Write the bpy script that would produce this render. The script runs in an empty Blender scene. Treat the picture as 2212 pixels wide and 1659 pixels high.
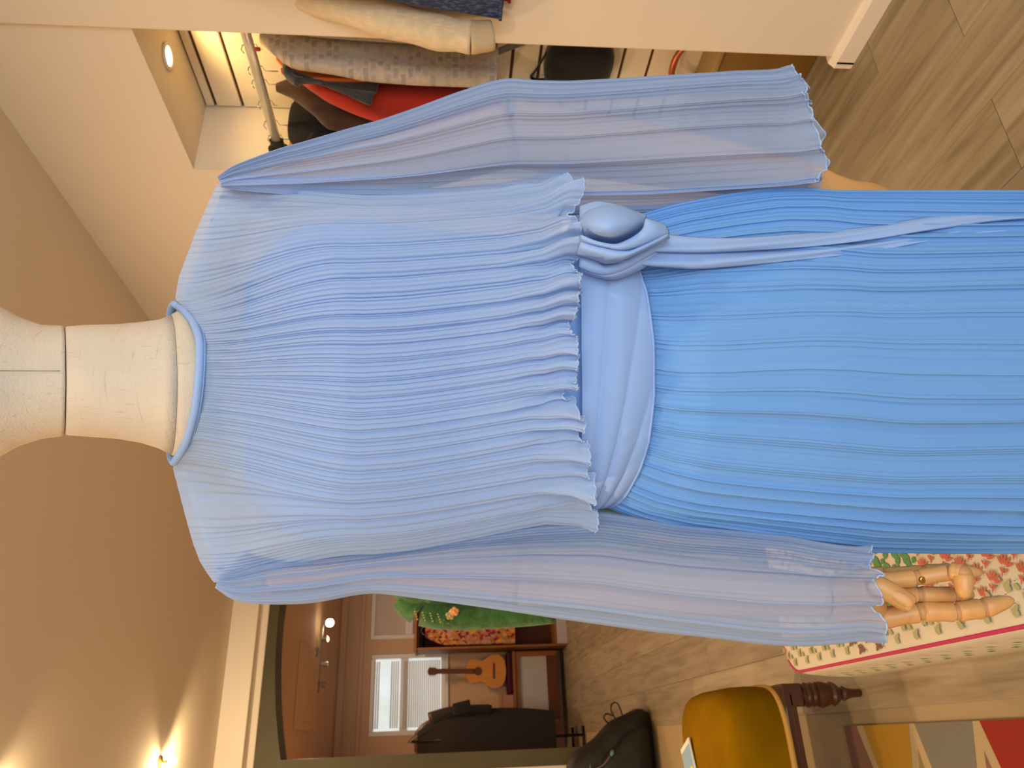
import bpy, bmesh, math, random
import numpy as np
from mathutils import Vector, Matrix
random.seed(7); rng = np.random.default_rng(7)
PI = math.pi
SC = bpy.context.scene
COL = SC.collection

# ------------------------------------------------------------------ camera, world, lights, exposure
CAM_H, YAW, PITCH, FPX = 1.2, math.radians(25.77), math.radians(4.98), 1600.0
fwd = Vector((math.sin(YAW)*math.cos(PITCH), math.cos(YAW)*math.cos(PITCH), -math.sin(PITCH)))
right = Vector((math.cos(YAW), -math.sin(YAW), 0))
up = right.cross(fwd)
cam = bpy.data.cameras.new('camera'); co = bpy.data.objects.new('camera', cam); COL.objects.link(co)
# the photograph was taken with the phone on its side: picture-right is world-down, picture-up is world-right
cx, cy, cz = -up, right, -fwd
co.matrix_world = Matrix(((cx.x, cy.x, cz.x, 0), (cx.y, cy.y, cz.y, 0), (cx.z, cy.z, cz.z, CAM_H), (0, 0, 0, 1)))
cam.sensor_fit = 'HORIZONTAL'; cam.sensor_width = 36; cam.lens = 36*FPX/2212
cam.clip_start = 0.02
cam.dof.use_dof = True; cam.dof.focus_distance = 0.78; cam.dof.aperture_fstop = 13
SC.camera = co

w = bpy.data.worlds.new('daylight'); SC.world = w; w.use_nodes = True
w.node_tree.nodes['Background'].inputs[0].default_value = (0.80, 0.90, 1.0, 1)
w.node_tree.nodes['Background'].inputs[1].default_value = 1.7

def light(name, kind, loc, energy, color, aim=None, **kw):
    d = bpy.data.lights.new(name, kind); d.energy = energy; d.color = color
    for k, v in kw.items(): setattr(d, k, v)
    o = bpy.data.objects.new(name, d); COL.objects.link(o); o.location = loc
    if aim is not None:
        o.rotation_euler = (Vector(aim)-Vector(loc)).to_track_quat('-Z', 'Y').to_euler()
    return o
WARM = (1.0, 0.66, 0.36)
# daylight through the shop window behind the photographer
light('window_daylight', 'AREA', (-0.35, -1.42, 1.45), 31, (0.84, 0.93, 1.0), aim=(0.30, 0.8, 1.1), shape='RECTANGLE', size=1.5, size_y=1.7)
# warm ceiling downlights of the shop, and light for the room beyond
for i, (x, y, e) in enumerate(((-1.05, 0.9, 27), (0.6, 2.3, 11), (-0.7, 3.4, 34), (1.0, -0.4, 12))):
    light('shop_downlight', 'AREA', (x, y, 2.54), e, WARM, aim=(x, y, 0), shape='DISK', size=0.16)
for x, y, e in ((0.95, 6.9, 15), (0.35, 6.0, 12)):  # first disc near the spotlight bar, second added where there is no lamp
    light('far_room_light', 'AREA', (x, y, 2.24), e, (1, 0.66, 0.40), aim=(x, y, 0), shape='DISK', size=0.2)
SC.view_settings.view_transform = 'Standard'; SC.view_settings.look = 'None'
SC.view_settings.gamma = 1; SC.view_settings.use_curve_mapping = False
SC.view_settings.exposure = 0.0
SC.cycles.use_denoising = True
SC.cycles.transparent_max_bounces = 24
SC.cycles.max_bounces = 10

# ------------------------------------------------------------------ materials
def srgb(r, g, b):
    f = lambda c: (c/255/12.92) if c/255 <= 0.04045 else ((c/255+0.055)/1.055)**2.4
    return (f(r), f(g), f(b), 1)
def mat(name, col, rough=0.7, metal=0.0, noise=None, bump=None, spec=0.3, coat=0, mix=None, sheen=0):
    """noise=(scale, amount, stretch xyz) colour mottling; bump=(scale, strength, stretch)"""
    m = bpy.data.materials.new(name); m.use_nodes = True
    nt = m.node_tree; N = nt.nodes; b = N['Principled BSDF']
    b.inputs['Base Color'].default_value = col; b.inputs['Roughness'].default_value = rough
    b.inputs['Metallic'].default_value = metal; b.inputs['Specular IOR Level'].default_value = spec
    b.inputs['Coat Weight'].default_value = coat
    b.inputs['Sheen Weight'].default_value = sheen
    tc = N.new('ShaderNodeTexCoord')
    def tex(scale, st):
        mp = N.new('ShaderNodeMapping'); mp.inputs['Scale'].default_value = st
        nt.links.new(tc.outputs['Object'], mp.inputs[0])
        n = N.new('ShaderNodeTexNoise'); n.inputs['Scale'].default_value = scale; n.inputs['Detail'].default_value = 5
        nt.links.new(mp.outputs[0], n.inputs['Vector']); return n
    if noise:
        n = tex(noise[0], noise[2] if len(noise) > 2 else (1, 1, 1))
        r = N.new('ShaderNodeValToRGB')
        c2 = mix or tuple(c*(1-noise[1]) for c in col[:3])+(1,)
        r.color_ramp.elements[0].position = 0.35; r.color_ramp.elements[1].position = 0.68
        r.color_ramp.elements[0].color = c2; r.color_ramp.elements[1].color = col
        nt.links.new(n.outputs[0], r.inputs[0]); nt.links.new(r.outputs[0], b.inputs['Base Color'])
    if bump:
        n = tex(bump[0], bump[2] if len(bump) > 2 else (1, 1, 1))
        bp = N.new('ShaderNodeBump'); bp.inputs['Strength'].default_value = bump[1]; bp.inputs['Distance'].default_value = 0.004
        nt.links.new(n.outputs[0], bp.inputs['Height']); nt.links.new(bp.outputs[0], b.inputs['Normal'])
    return m
def emit(name, col, s):
    m = bpy.data.materials.new(name); m.use_nodes = True; nt = m.node_tree
    nt.nodes.remove(nt.nodes['Principled BSDF']); e = nt.nodes.new('ShaderNodeEmission')
    e.inputs[0].default_value = col; e.inputs[1].default_value = s
    nt.links.new(e.outputs[0], nt.nodes['Material Output'].inputs[0]); return m
def chiffon(name, col, a0, a1, trans=0.35, hi=1.0):
    """sheer pleated cloth; opacity follows the 'density' attribute (how many layers the pleat stacks there)"""
    m = bpy.data.materials.new(name); m.use_nodes = True; nt = m.node_tree; N = nt.nodes; K = nt.links.new
    N.remove(N['Principled BSDF']); out = N['Material Output']
    at = N.new('ShaderNodeAttribute'); at.attribute_name = 'density'
    mr = N.new('ShaderNodeMapRange'); mr.inputs['To Min'].default_value = a0; mr.inputs['To Max'].default_value = a1
    K(at.outputs['Fac'], mr.inputs['Value'])
    tc = N.new('ShaderNodeTexCoord'); nz = N.new('ShaderNodeTexNoise'); nz.inputs['Scale'].default_value = 1500; nz.inputs['Detail'].default_value = 1
    K(tc.outputs['Object'], nz.inputs['Vector'])
    cr = N.new('ShaderNodeMixRGB'); cr.inputs[1].default_value = tuple(c*0.93 for c in col[:3])+(1,); cr.inputs[2].default_value = tuple(min(1, c*hi) for c in col[:3])+(1,)
    K(nz.outputs[0], cr.inputs[0])
    d = N.new('ShaderNodeBsdfDiffuse'); K(cr.outputs[0], d.inputs[0])
    t = N.new('ShaderNodeBsdfTranslucent'); K(cr.outputs[0], t.inputs[0])
    s = N.new('ShaderNodeBsdfSheen') if hasattr(bpy.types, 'ShaderNodeBsdfSheen') else None
    mx = N.new('ShaderNodeMixShader'); mx.inputs[0].default_value = trans; K(d.outputs[0], mx.inputs[1]); K(t.outputs[0], mx.inputs[2])
    tr = N.new('ShaderNodeBsdfTransparent'); tr.inputs[0].default_value = (0.93, 0.96, 1, 1)
    fx = N.new('ShaderNodeMixShader'); K(mr.outputs[0], fx.inputs[0]); K(tr.outputs[0], fx.inputs[1]); K(mx.outputs[0], fx.inputs[2])
    K(fx.outputs[0], out.inputs[0]); return m
def ramp_mat(name, stops, tex='voronoi', scale=30, rough=0.85, stretch=(1, 1, 1), const=True, bump=0):
    m = bpy.data.materials.new(name); m.use_nodes = True; nt = m.node_tree; N = nt.nodes; K = nt.links.new
    b = N['Principled BSDF']; b.inputs['Roughness'].default_value = rough; b.inputs['Specular IOR Level'].default_value = 0.2
    tc = N.new('ShaderNodeTexCoord'); mp = N.new('ShaderNodeMapping'); mp.inputs['Scale'].default_value = stretch
    K(tc.outputs['Object'], mp.inputs[0])
    if tex == 'voronoi':
        n = N.new('ShaderNodeTexVoronoi'); n.inputs['Scale'].default_value = scale; o = n.outputs['Color']
        sp = N.new('ShaderNodeSeparateColor'); K(o, sp.inputs[0]); o = sp.outputs[0]
    else:
        n = N.new('ShaderNodeTexNoise'); n.inputs['Scale'].default_value = scale; n.inputs['Detail'].default_value = 4; o = n.outputs[0]
    K(mp.outputs[0], n.inputs['Vector'])
    r = N.new('ShaderNodeValToRGB'); r.color_ramp.interpolation = 'CONSTANT' if const else 'LINEAR'
    e = r.color_ramp.elements
    e[0].position, e[0].color = stops[0]; e[1].position, e[1].color = stops[1]
    for p, c in stops[2:]: q = e.new(p); q.color = c
    K(o, r.inputs[0]); K(r.outputs[0], b.inputs['Base Color'])
    if bump:
        bp = N.new('ShaderNodeBump'); bp.inputs['Strength'].default_value = bump; bp.inputs['Distance'].default_value = 0.004
        K(o, bp.inputs['Height']); K(bp.outputs[0], b.inputs['Normal'])
    return m

M = {}
M['wall'] = mat('cream_wall_paint', (0.80, 0.70, 0.55, 1), 0.75, noise=(1.3, 0.03), bump=(160, 0.03))
M['ceiling'] = mat('ceiling_paint', (0.74, 0.63, 0.48, 1), 0.85, bump=(120, 0.03))
M['trim'] = mat('cream_trim_gloss', (0.82, 0.73, 0.60, 1), 0.4)
M['slat'] = mat('cream_slatwall_board', (0.80, 0.71, 0.56, 1), 0.45)
M['groove'] = mat('slatwall_groove_brown', (0.10, 0.045, 0.015, 1), 0.8)
M['olive'] = mat('olive_painted_timber', (0.085, 0.072, 0.028, 1), 0.55, noise=(5, .15))
M['bulk'] = mat('cream_bulkhead', (0.80, 0.71, 0.57, 1), 0.7)
M['farwall'] = mat('far_room_wall', (0.62, 0.42, 0.27, 1), 0.8, noise=(2, 0.05))
M['chrome'] = mat('chrome', (0.92, 0.90, 0.87, 1), 0.28, 1.0)
M['black_metal'] = mat('black_metal', (0.02, 0.02, 0.02, 1), 0.4, 0.6)
M['copper'] = mat('copper', (0.50, 0.16, 0.07, 1), 0.35, 0.8)
M['glow'] = emit('lamp_glow', (1, 0.80, 0.48, 1), 14)
M['bulb'] = emit('bulb_glow', (1, 0.83, 0.5, 1), 18)
M['spotglow'] = emit('spot_lens_glow', (1, 0.7, 0.35, 1), 3)
M['white_plastic'] = mat('white_plastic', (0.8, 0.78, 0.72, 1), 0.35)
M['grey_metal'] = mat('grey_metal', (0.35, 0.33, 0.31, 1), 0.35, 0.7)
M['brass'] = mat('brass_screw', (0.40, 0.26, 0.06, 1), 0.3, 1.0)
# oak-look floor
def floor_mat():
    m = bpy.data.materials.new('greige_oak_plank'); m.use_nodes = True; nt = m.node_tree; N = nt.nodes; K = nt.links.new
    b = N['Principled BSDF']; b.inputs['Roughness'].default_value = 0.42; b.inputs['Specular IOR Level'].default_value = 0.35
    tc = N.new('ShaderNodeTexCoord'); oi = N.new('ShaderNodeObjectInfo')
    ad = N.new('ShaderNodeVectorMath'); ad.operation = 'MULTIPLY_ADD'
    cmb = N.new('ShaderNodeCombineXYZ')
    for i in range(3): K(oi.outputs['Random'], cmb.inputs[i])
    ad.inputs[1].default_value = (1, 1, 1); K(tc.outputs['Object'], ad.inputs[0])
    sc = N.new('ShaderNodeVectorMath'); sc.operation = 'SCALE'; sc.inputs['Scale'].default_value = 37; K(cmb.outputs[0], sc.inputs[0]); K(sc.outputs[0], ad.inputs[2])
    mp = N.new('ShaderNodeMapping'); mp.inputs['Scale'].default_value = (14, 1.1, 1); K(ad.outputs[0], mp.inputs[0])
    n = N.new('ShaderNodeTexNoise'); n.inputs['Scale'].default_value = 2.2; n.inputs['Detail'].default_value = 8; n.inputs['Distortion'].default_value = 0.7; K(mp.outputs[0], n.inputs['Vector'])
    r = N.new('ShaderNodeValToRGB'); e = r.color_ramp.elements
    e[0].position = 0.32; e[0].color = (0.215, 0.158, 0.092, 1); e[1].position = 0.70; e[1].color = (0.345, 0.282, 0.178, 1)
    q = e.new(0.5); q.color = (0.290, 0.228, 0.138, 1)
    K(n.outputs[0], r.inputs[0])
    hs = N.new('ShaderNodeHueSaturation'); mr = N.new('ShaderNodeMapRange'); mr.inputs['To Min'].default_value = 0.88; mr.inputs['To Max'].default_value = 1.10
    K(oi.outputs['Random'], mr.inputs['Value']); K(mr.outputs[0], hs.inputs['Value']); K(r.outputs[0], hs.inputs['Color'])
    K(hs.outputs[0], b.inputs['Base Color'])
    bp = N.new('ShaderNodeBump'); bp.inputs['Strength'].default_value = 0.06; K(n.outputs[0], bp.inputs['Height']); K(bp.outputs[0], b.inputs['Normal'])
    return m
M['plank'] = floor_mat()
M['joint'] = mat('plank_joint', (0.36, 0.27, 0.15, 1), 0.7)

# ------------------------------------------------------------------ mesh helpers
def link(name, me, m, parent=None, loc=None, rot=None):
    o = bpy.data.objects.new(name, me); COL.objects.link(o)
    if m is not None:
        for x in (m if isinstance(m, (list, tuple)) else [m]): me.materials.append(x)
    if parent is not None: o.parent = parent
    if loc is not None: o.location = loc
    if rot is not None: o.rotation_euler = rot
    return o
def obj(name, bm, m, parent=None, smooth=False, loc=None, rot=None, angle=None):
    bmesh.ops.recalc_face_normals(bm, faces=bm.faces[:])
    me = bpy.data.meshes.new(name); bm.to_mesh(me); bm.free()
    if smooth:
        for p in me.polygons: p.use_smooth = True
        if angle is not None:
            me.set_sharp_from_angle(angle=math.radians(angle))
    return link(name, me, m, parent, loc, rot)
def tag(o, label, cat, group=None, kind=None):
    o['label'] = label; o['category'] = cat
    if group: o['group'] = group
    if kind: o['kind'] = kind
    return o
def struct(o): o['kind'] = 'structure'; return o
def thing(name, label, cat, loc=(0, 0, 0), rz=0, group=None):
    o = bpy.data.objects.new(name, None); COL.objects.link(o); o.location = loc; o.rotation_euler = (0, 0, rz)
    o.empty_display_size = 0.1
    return tag(o, label, cat, group)
def box(bm, lo, hi, bevel=0, seg=2, mx=None):
    r = bmesh.ops.create_cube(bm, size=1)
    vs = r['verts']; lo = Vector(lo); hi = Vector(hi); c = (lo+hi)/2; s = hi-lo
    for v in vs: v.co = Vector((v.co.x*s.x, v.co.y*s.y, v.co.z*s.z))+c
    if bevel:
        es = list({e for v in vs for e in v.link_edges})
        rr = bmesh.ops.bevel(bm, geom=es, offset=bevel, segments=seg, profile=0.5, affect='EDGES')
        vs = list({v for f in rr['faces'] for v in f.verts} | {v for v in vs if v.is_valid})
    if mx is not None:
        for v in vs: v.co = mx @ v.co
    return vs
def B(): return bmesh.new()
def loft(bm, rings, cap0=True, cap1=True, closed=True):
    vr = [[bm.verts.new(p) for p in r] for r in rings]
    n = len(vr[0])
    for a, b in zip(vr, vr[1:]):
        for i in range(n if closed else n-1):
            j = (i+1) % n
            bm.faces.new((a[i], a[j], b[j], b[i]))
    if closed:
        if cap0: bm.faces.new(vr[0][::-1])
        if cap1: bm.faces.new(vr[-1])
    return vr
def frame(t, ref=None):
    t = t.normalized(); a = Vector(ref) if ref is not None else (Vector((0, 0, 1)) if abs(t.z) < 0.9 else Vector((1, 0, 0)))
    x = a.cross(t).normalized(); return x, t.cross(x).normalized()
def tube(bm, pts, rad, n=10, flat=1.0, ref=None, cap=True):
    pts = [Vector(p) for p in pts]; k = len(pts)
    rad = rad if isinstance(rad, (list, tuple)) else [rad]*k
    rings = []
    for i, p in enumerate(pts):
        t = (pts[min(i+1, k-1)]-pts[max(i-1, 0)])
        x, y = frame(t, ref)
        rings.append([p+x*math.cos(2*PI*j/n)*rad[i]+y*math.sin(2*PI*j/n)*rad[i]*flat for j in range(n)])
    return loft(bm, rings, cap, cap)
def lathe(bm, prof, n=24, mx=None, sy=1.0, cap=True):
    rings = []
    for r, z in prof:
        ring = [Vector((r*math.cos(2*PI*j/n), r*sy*math.sin(2*PI*j/n), z)) for j in range(n)]
        if mx is not None: ring = [mx @ p for p in ring]
        rings.append(ring)
    return loft(bm, rings, cap, cap)
def prism(bm, poly, axis, a, b):
    """poly of 2-D points in the plane normal to axis (0,1,2), extruded from a to b"""
    def p3(p, d):
        q = list(p); q.insert(axis, d); return Vector(q)
    v0 = [bm.verts.new(p3(p, a)) for p in poly]; v1 = [bm.verts.new(p3(p, b)) for p in poly]
    n = len(poly)
    bm.faces.new(v0[::-1]); bm.faces.new(v1)
    for i in range(n): bm.faces.new((v0[i], v0[(i+1) % n], v1[(i+1) % n], v1[i]))
def ball(bm, c, r, sc=(1, 1, 1), n=16):
    q = bmesh.ops.create_uvsphere(bm, u_segments=n, v_segments=max(6, n*2//3), radius=r)
    for v in q['verts']: v.co = Vector((v.co.x*sc[0], v.co.y*sc[1], v.co.z*sc[2]))+Vector(c)
def spline(pts, n):
    """Catmull-Rom through the points"""
    pts = [Vector(p) for p in pts]; out = []; k = len(pts)-1
    for i in range(n):
        t = i/(n-1)*k; s = min(int(t), k-1); f = t-s
        p0, p1, p2, p3 = pts[max(s-1, 0)], pts[s], pts[s+1], pts[min(s+2, k)]
        out.append(0.5*((2*p1)+(p2-p0)*f+(2*p0-5*p1+4*p2-p3)*f*f+(3*p1-p0-3*p2+p3)*f**3))
    return out
def grid(name, P, m, parent=None, closed=False, density=None, smooth=True, loc=None):
    """P: array (rows, cols, 3)"""
    nv, nu = P.shape[:2]
    me = bpy.data.meshes.new(name)
    idx = np.arange(nv*nu).reshape(nv, nu)
    if closed: idx = np.concatenate([idx, idx[:, :1]], axis=1)
    q = np.stack([idx[:-1, :-1], idx[:-1, 1:], idx[1:, 1:], idx[1:, :-1]], axis=-1).reshape(-1, 4)
    me.vertices.add(nv*nu); me.vertices.foreach_set('co', P.reshape(-1).astype(np.float32))
    me.loops.add(q.size); me.loops.foreach_set('vertex_index', q.reshape(-1).astype(np.int32))
    me.polygons.add(len(q)); me.polygons.foreach_set('loop_start', np.arange(0, q.size, 4, dtype=np.int32))
    me.update(calc_edges=True)
    if smooth: me.polygons.foreach_set('use_smooth', np.ones(len(q), dtype=bool))
    if density is not None:
        a = me.attributes.new('density', 'FLOAT', 'POINT'); a.data.foreach_set('value', np.clip(density, 0, 1).reshape(-1).astype(np.float32))
    return link(name, me, m, parent, loc)

# ------------------------------------------------------------------ the setting
CEIL, XR, YB = 2.56, 1.80, 5.10
# floor: base slab and single planks (rows run along the room)
bm = B(); box(bm, (-2.6, -1.7, -0.05), (2.6, 8.6, -0.006)); floor = struct(obj('floor', bm, M['joint']))
PW, PL = 0.2, 1.22
bm = B(); box(bm, (-PW/2+0.0006, -PL/2+0.0008, -0.0055), (PW/2-0.0006, PL/2-0.0008, 0), 0.0006, 1)
plank0 = obj('plank', bm, M['plank'], floor); pm = plank0.data; first = True
for i in range(-5, 6):
    xc = 1.14+0.2*i
    if xc > 2.3 or xc < -0.9: continue
    off = 1.115 if i % 2 == 0 else (1.70 if i % 4 == 1 else 1.40)
    for j in range(-2, 7):
        yc = off+PL*(j+0.5)
        if yc-PL/2 > 8.5 or yc+PL/2 < -0.3: continue
        if first: o = plank0; first = False
        else: o = plank0.copy(); COL.objects.link(o)
        o.location = (xc, yc, 0)
def slab(name, lo, hi, m, bevel=0): 
    bm = B(); box(bm, lo, hi, bevel); return struct(obj(name, bm, m))
ceil = slab('ceiling', (-2.4, -1.6, CEIL), (1.95, YB+0.1, CEIL+0.1), M['ceiling'])
slab('wall_left', (-2.5, -1.6, -0.05), (-2.4, YB+0.2, CEIL), M['wall'])
# right wall with the shallow display niche
bm = B()
box(bm, (XR, 2.04, 0), (2.12, YB+0.2, CEIL))                 # wall beyond the niche
box(bm, (XR, 0.6, 2.065), (2.12, 2.04, CEIL))                # head of the niche
box(bm, (2.115, 0.6, 0), (2.15, 2.04, 2.065))                # back of the niche
struct(obj('wall_right', bm, M['wall']))
# near partition that ends in front of the niche
bm = B(); box(bm, (XR-0.012, -1.5, 0), (XR+0.05, 1.475, CEIL), 0.005, 2)
struct(obj('wall_partition', bm, M['wall']))
bm = B(); prism(bm, [(XR-0.012, 0), (XR-0.032, 0), (XR-0.032, 0.052), (XR-0.026, 0.062), (XR-0.012, 0.066)], 1, -1.5, 1.482)
prism(bm, [(XR-0.032, 0), (XR+0.05, 0), (XR+0.05, 0.066), (XR-0.012, 0.066), (XR-0.032, 0.052)], 1, 1.475, 1.497)
struct(obj('baseboard_right', bm, M['trim']))
# slatwall at the back of the niche
bm = B(); box(bm, (2.102, 0.62, 0.0), (2.114, 2.038, 2.06)); sw = struct(obj('wall_niche', bm, M['groove']))
bm = B(); box(bm, (-0.006, -0.705, -0.0425), (0.006, 0.705, 0.0425), 0.002, 1); sp0 = obj('slat_panel', bm, M['slat'], sw)
zz = 2.028-0.0475; k = 0
bm = B(); box(bm, (2.09, 0.625, 2.033), (2.102, 2.035, 2.06), 0.002, 1); obj('slat_panel', bm, M['slat'], sw)
while zz > 0.0:
    o = sp0 if k == 0 else sp0.copy()
    if k: COL.objects.link(o)
    o.location = (2.097, 1.33, zz); zz -= 0.0953; k += 1
# back wall with the wide arched opening into the next room
def arch_top(x):                                            # soffit height of the segmental arch
    t = (x-0.72)/0.80; return 2.29-0.10*t*t
XA0, XA1 = -0.055, 1.50
bm = B()
box(bm, (-2.4, YB, 0), (-0.15, YB+0.16, CEIL)); box(bm, (1.62, YB, 0), (XR, YB+0.16, CEIL)); box(bm, (-0.15, YB, 2.42), (1.62, YB+0.16, CEIL))
struct(obj('wall_back', bm, M['wall']))
bm = B(); box(bm, (-2.4, YB-0.13, 2.395), (XR, YB+0.0, CEIL), 0.006, 2); struct(obj('trim_1', bm, M['bulk']))     # bulkhead under the ceiling
bm = B(); xs = [XA0+(XA1-XA0)*i/32 for i in range(33)]
poly = [(-0.15, 2.35), (-0.15, 0), (XA0, 0)]+[(x, arch_top(x)) for x in xs]+[(XA1, 0), (1.62, 0), (1.62, 2.35)]
prism(bm, [(p[0], p[1]) for p in poly], 1, YB-0.03, YB+0.17)
struct(obj('trim_2', bm, M['olive']))                                                                          # arched timber frame
bm = B(); box(bm, (-0.155, YB-0.045, 2.35), (1.63, YB+0.165, 2.42), 0.004, 1); struct(obj('trim_3', bm, M['wall']))
# room beyond
YF = 8.36
slab('ceiling_beyond', (-0.6, YB+0.16, 2.33), (2.6, YF+0.2, 2.43), M['farwall'])
bm = B(); box(bm, (-0.30, YB+0.16, 0), (-0.22, YF, 2.33)); struct(obj('wall_beyond_left', bm, M['farwall']))
bm = B(); box(bm, (2.5, YB+0.16, 0), (2.6, YF, 2.33)); struct(obj('wall_beyond_right', bm, M['farwall']))
bm = B(); W1 = (0.085, 0.87, 1.22, 2.0); W2 = (1.02, 1.80, 1.22, 2.02)
for lo, hi in (((-0.3, 0), (W1[0], 2.33)), ((W1[0], 0), (W1[1], W1[2])), ((W1[0], W1[3]), (W1[1], 2.33)), ((W1[1], 0), (W2[0], 2.33)),
               ((W2[0], 0), (W2[1], W2[2])), ((W2[0], W2[3]), (W2[1], 2.33)), ((W2[1], 0), (2.6, 2.33))):
    box(bm, (lo[0], YF, lo[1]), (hi[0], YF+0.14, hi[1]))
struct(obj('wall_beyond_back', bm, M['farwall']))
bm = B(); box(bm, (-0.22, YF-0.025, 2.08), (2.5, YF, 2.12), 0.005, 1); box(bm, (-0.22, YF-0.05, 2.26), (2.5, YF, 2.33), 0.01, 2); struct(obj('trim_4', bm, M['farwall']))
M['glass'] = mat('window_glass', (1, 1, 1, 1), 0.05, spec=0.5); g = M['glass'].node_tree.nodes['Principled BSDF']; g.inputs['Transmission Weight'].default_value = 1; g.inputs['IOR'].default_value = 1.05
M['outside'] = ramp_mat('pale_yard_outside', [(0.0, (0.55, 0.55, 0.36, 1)), (0.45, (0.80, 0.78, 0.70, 1)), (0.7, (0.9, 0.9, 0.88, 1))], 'noise', 2.0, const=False)
M['frosted'] = mat('frosted_film', (0.62, 0.54, 0.46, 1), 0.9)
def window(n, W, bar, frosted=False):
    x0, x1, z0, z1 = W
    bm = B(); f = 0.045
    box(bm, (x0, YF+0.02, z0), (x0+f, YF+0.10, z1), 0.004, 1); box(bm, (x1-f, YF+0.02, z0), (x1, YF+0.10, z1), 0.004, 1)
    box(bm, (x0+f, YF+0.02, z1-f), (x1-f, YF+0.10, z1), 0.004, 1); box(bm, (x0+f, YF+0.02, z0), (x1-f, YF+0.10, z0+f), 0.004, 1)
    box(bm, (x0+f, YF+0.03, bar-0.05), (x1-f, YF+0.09, bar+0.03), 0.004, 1)
    box(bm, (x0-0.04, YF-0.03, z0-0.03), (x1+0.04, YF+0.02, z0), 0.004, 1)
    wo = struct(obj('window_%d' % n, bm, M['white_plastic']))
    for a, b in ((z0+f, bar-0.05), (bar+0.03, z1-f)):
        bm = B(); box(bm, (x0+f, YF+0.055, a), (x1-f, YF+0.061, b)); obj('pane', bm, M['frosted'] if frosted else M['glass'], wo)
    return wo
w1 = window(1, W1, 1.66); w2 = window(2, W2, 1.62, True)
# venetian blinds: lowered over the lower sash and pulled partly down over the upper one
bm = B(); box(bm, (-0.32, -0.012, -0.0012), (0.32, 0.012, 0.0012), mx=Matrix.Rotation(0.6, 4, 'X')); bs0 = obj('blind_slat', bm, M['white_plastic'], w1)
k = 0
for z0, z1 in ((1.27, 1.66), (1.91, 1.955), (1.70, 1.78)):
    z = z1
    while z > z0:
        o = bs0 if k == 0 else bs0.copy()
        if k: COL.objects.link(o)
        o.location = (0.475, YF+0.008, z); z -= 0.022; k += 1
bm = B(); box(bm, (-1.5, YF+1.6, 0), (4, YF+1.7, 2.6)); yard = struct(obj('wall_yard', bm, M['outside']))
# shop front wall behind the photographer, with the window the daylight comes through
bm = B()
for lo, hi in (((-2.4, -0.05), (-1.1, CEIL)), ((1.2, -0.05), (2.1, CEIL)), ((-1.1, -0.05), (1.2, 0.35)), ((-1.1, 2.35), (1.2, CEIL))):
    box(bm, (lo[0], -1.7, lo[1]), (hi[0], -1.6, hi[1]))
struct(obj('wall_front', bm, M['wall']))

# ------------------------------------------------------------------ niche: lamp, rail, chest, bag, garments
t = thing('recessed_downlight', 'lit round downlight recessed in the niche ceiling above the rail', 'lamp', (1.949, 1.700, 2.065))
bm = B(); lathe(bm, [(0.030, -0.001), (0.041, -0.001), (0.043, -0.006), (0.040, -0.010), (0.030, -0.006)], 28, cap=False); obj('lamp_ring', bm, M['trim'], t, True)
bm = B(); lathe(bm, [(0.0005, -0.004), (0.029, -0.004), (0.029, -0.002), (0.0005, -0.002)], 24); obj('lens', bm, M['glow'], t)
light('niche_lamp_light', 'SPOT', (1.949, 1.70, 2.05), 6.5, (1, 0.66, 0.24), aim=(2.0, 1.70, 1.0), spot_size=2.9, spot_blend=0.6, shadow_soft_size=0.03)

RX, RZ = 1.90, 1.79
t = thing('clothes_rail', 'chrome clothes rail across the niche carrying the jackets and coats', 'rail', (RX, 2.04, RZ))
bm = B(); tube(bm, [(0, 0, 0), (0, -1.35, 0)], 0.009, 20, 1.8, ref=(0, 0, 1)); obj('tube', bm, mat('bright_chrome_rail', (0.93, 0.91, 0.86, 1), 0.2, 0.7), t, True)
bm = B(); tube(bm, [(0, -0.001, 0), (0, -0.045, 0)], 0.0145, 16, 1.7, ref=(0, 0, 1)); tube(bm, [(0, -0.001, 0), (0, -0.006, 0)], 0.026, 16, 1.4, ref=(0, 0, 1)); obj('flange', bm, M['black_metal'], t, True, angle=40)

t = thing('storage_chest', 'low golden brown chest with copper handle on the niche floor', 'chest', (2.02, 1.55, 0))
M['chest'] = mat('golden_brown_wood', (0.26, 0.145, 0.035, 1), 0.55, noise=(3, .18, (1, .3, 3)))
M['chest_top'] = mat('ochre_chest_lid', (0.40, 0.27, 0.10, 1), 0.6, noise=(6, .12))
bm = B(); box(bm, (-0.055, -0.55, 0.0), (0.068, 0.48, 0.312), 0.006, 2); obj('body', bm, M['chest'], t, True, angle=40)
bm = B(); box(bm, (-0.065, -0.56, 0.313), (0.068, 0.485, 0.335), 0.006, 2); obj('lid', bm, M['chest_top'], t, True, angle=40)
hp = spline([(0.035, 0.10, 0.335), (0.03, 0.105, 0.395), (0.02, 0.135, 0.430), (0.015, 0.19, 0.440), (0.02, 0.245, 0.425), (0.03, 0.268, 0.385), (0.035, 0.27, 0.335)], 28)
bm = B(); tube(bm, hp, 0.011, 10); 
for y in (0.10, 0.27): lathe(bm, [(0.001, 0.334), (0.020, 0.335), (0.021, 0.345), (0.013, 0.352), (0.011, 0.37)], 14, Matrix.Translation((0.035, y, 0)))
obj('handle', bm, M['copper'], t, True)
for y in (0.045, 0.19):
    bm = B(); box(bm, (-0.068, y-0.013, 0.305), (-0.045, y+0.013, 0.338), 0.003, 1); obj('clasp', bm, M['black_metal'], t)

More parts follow.
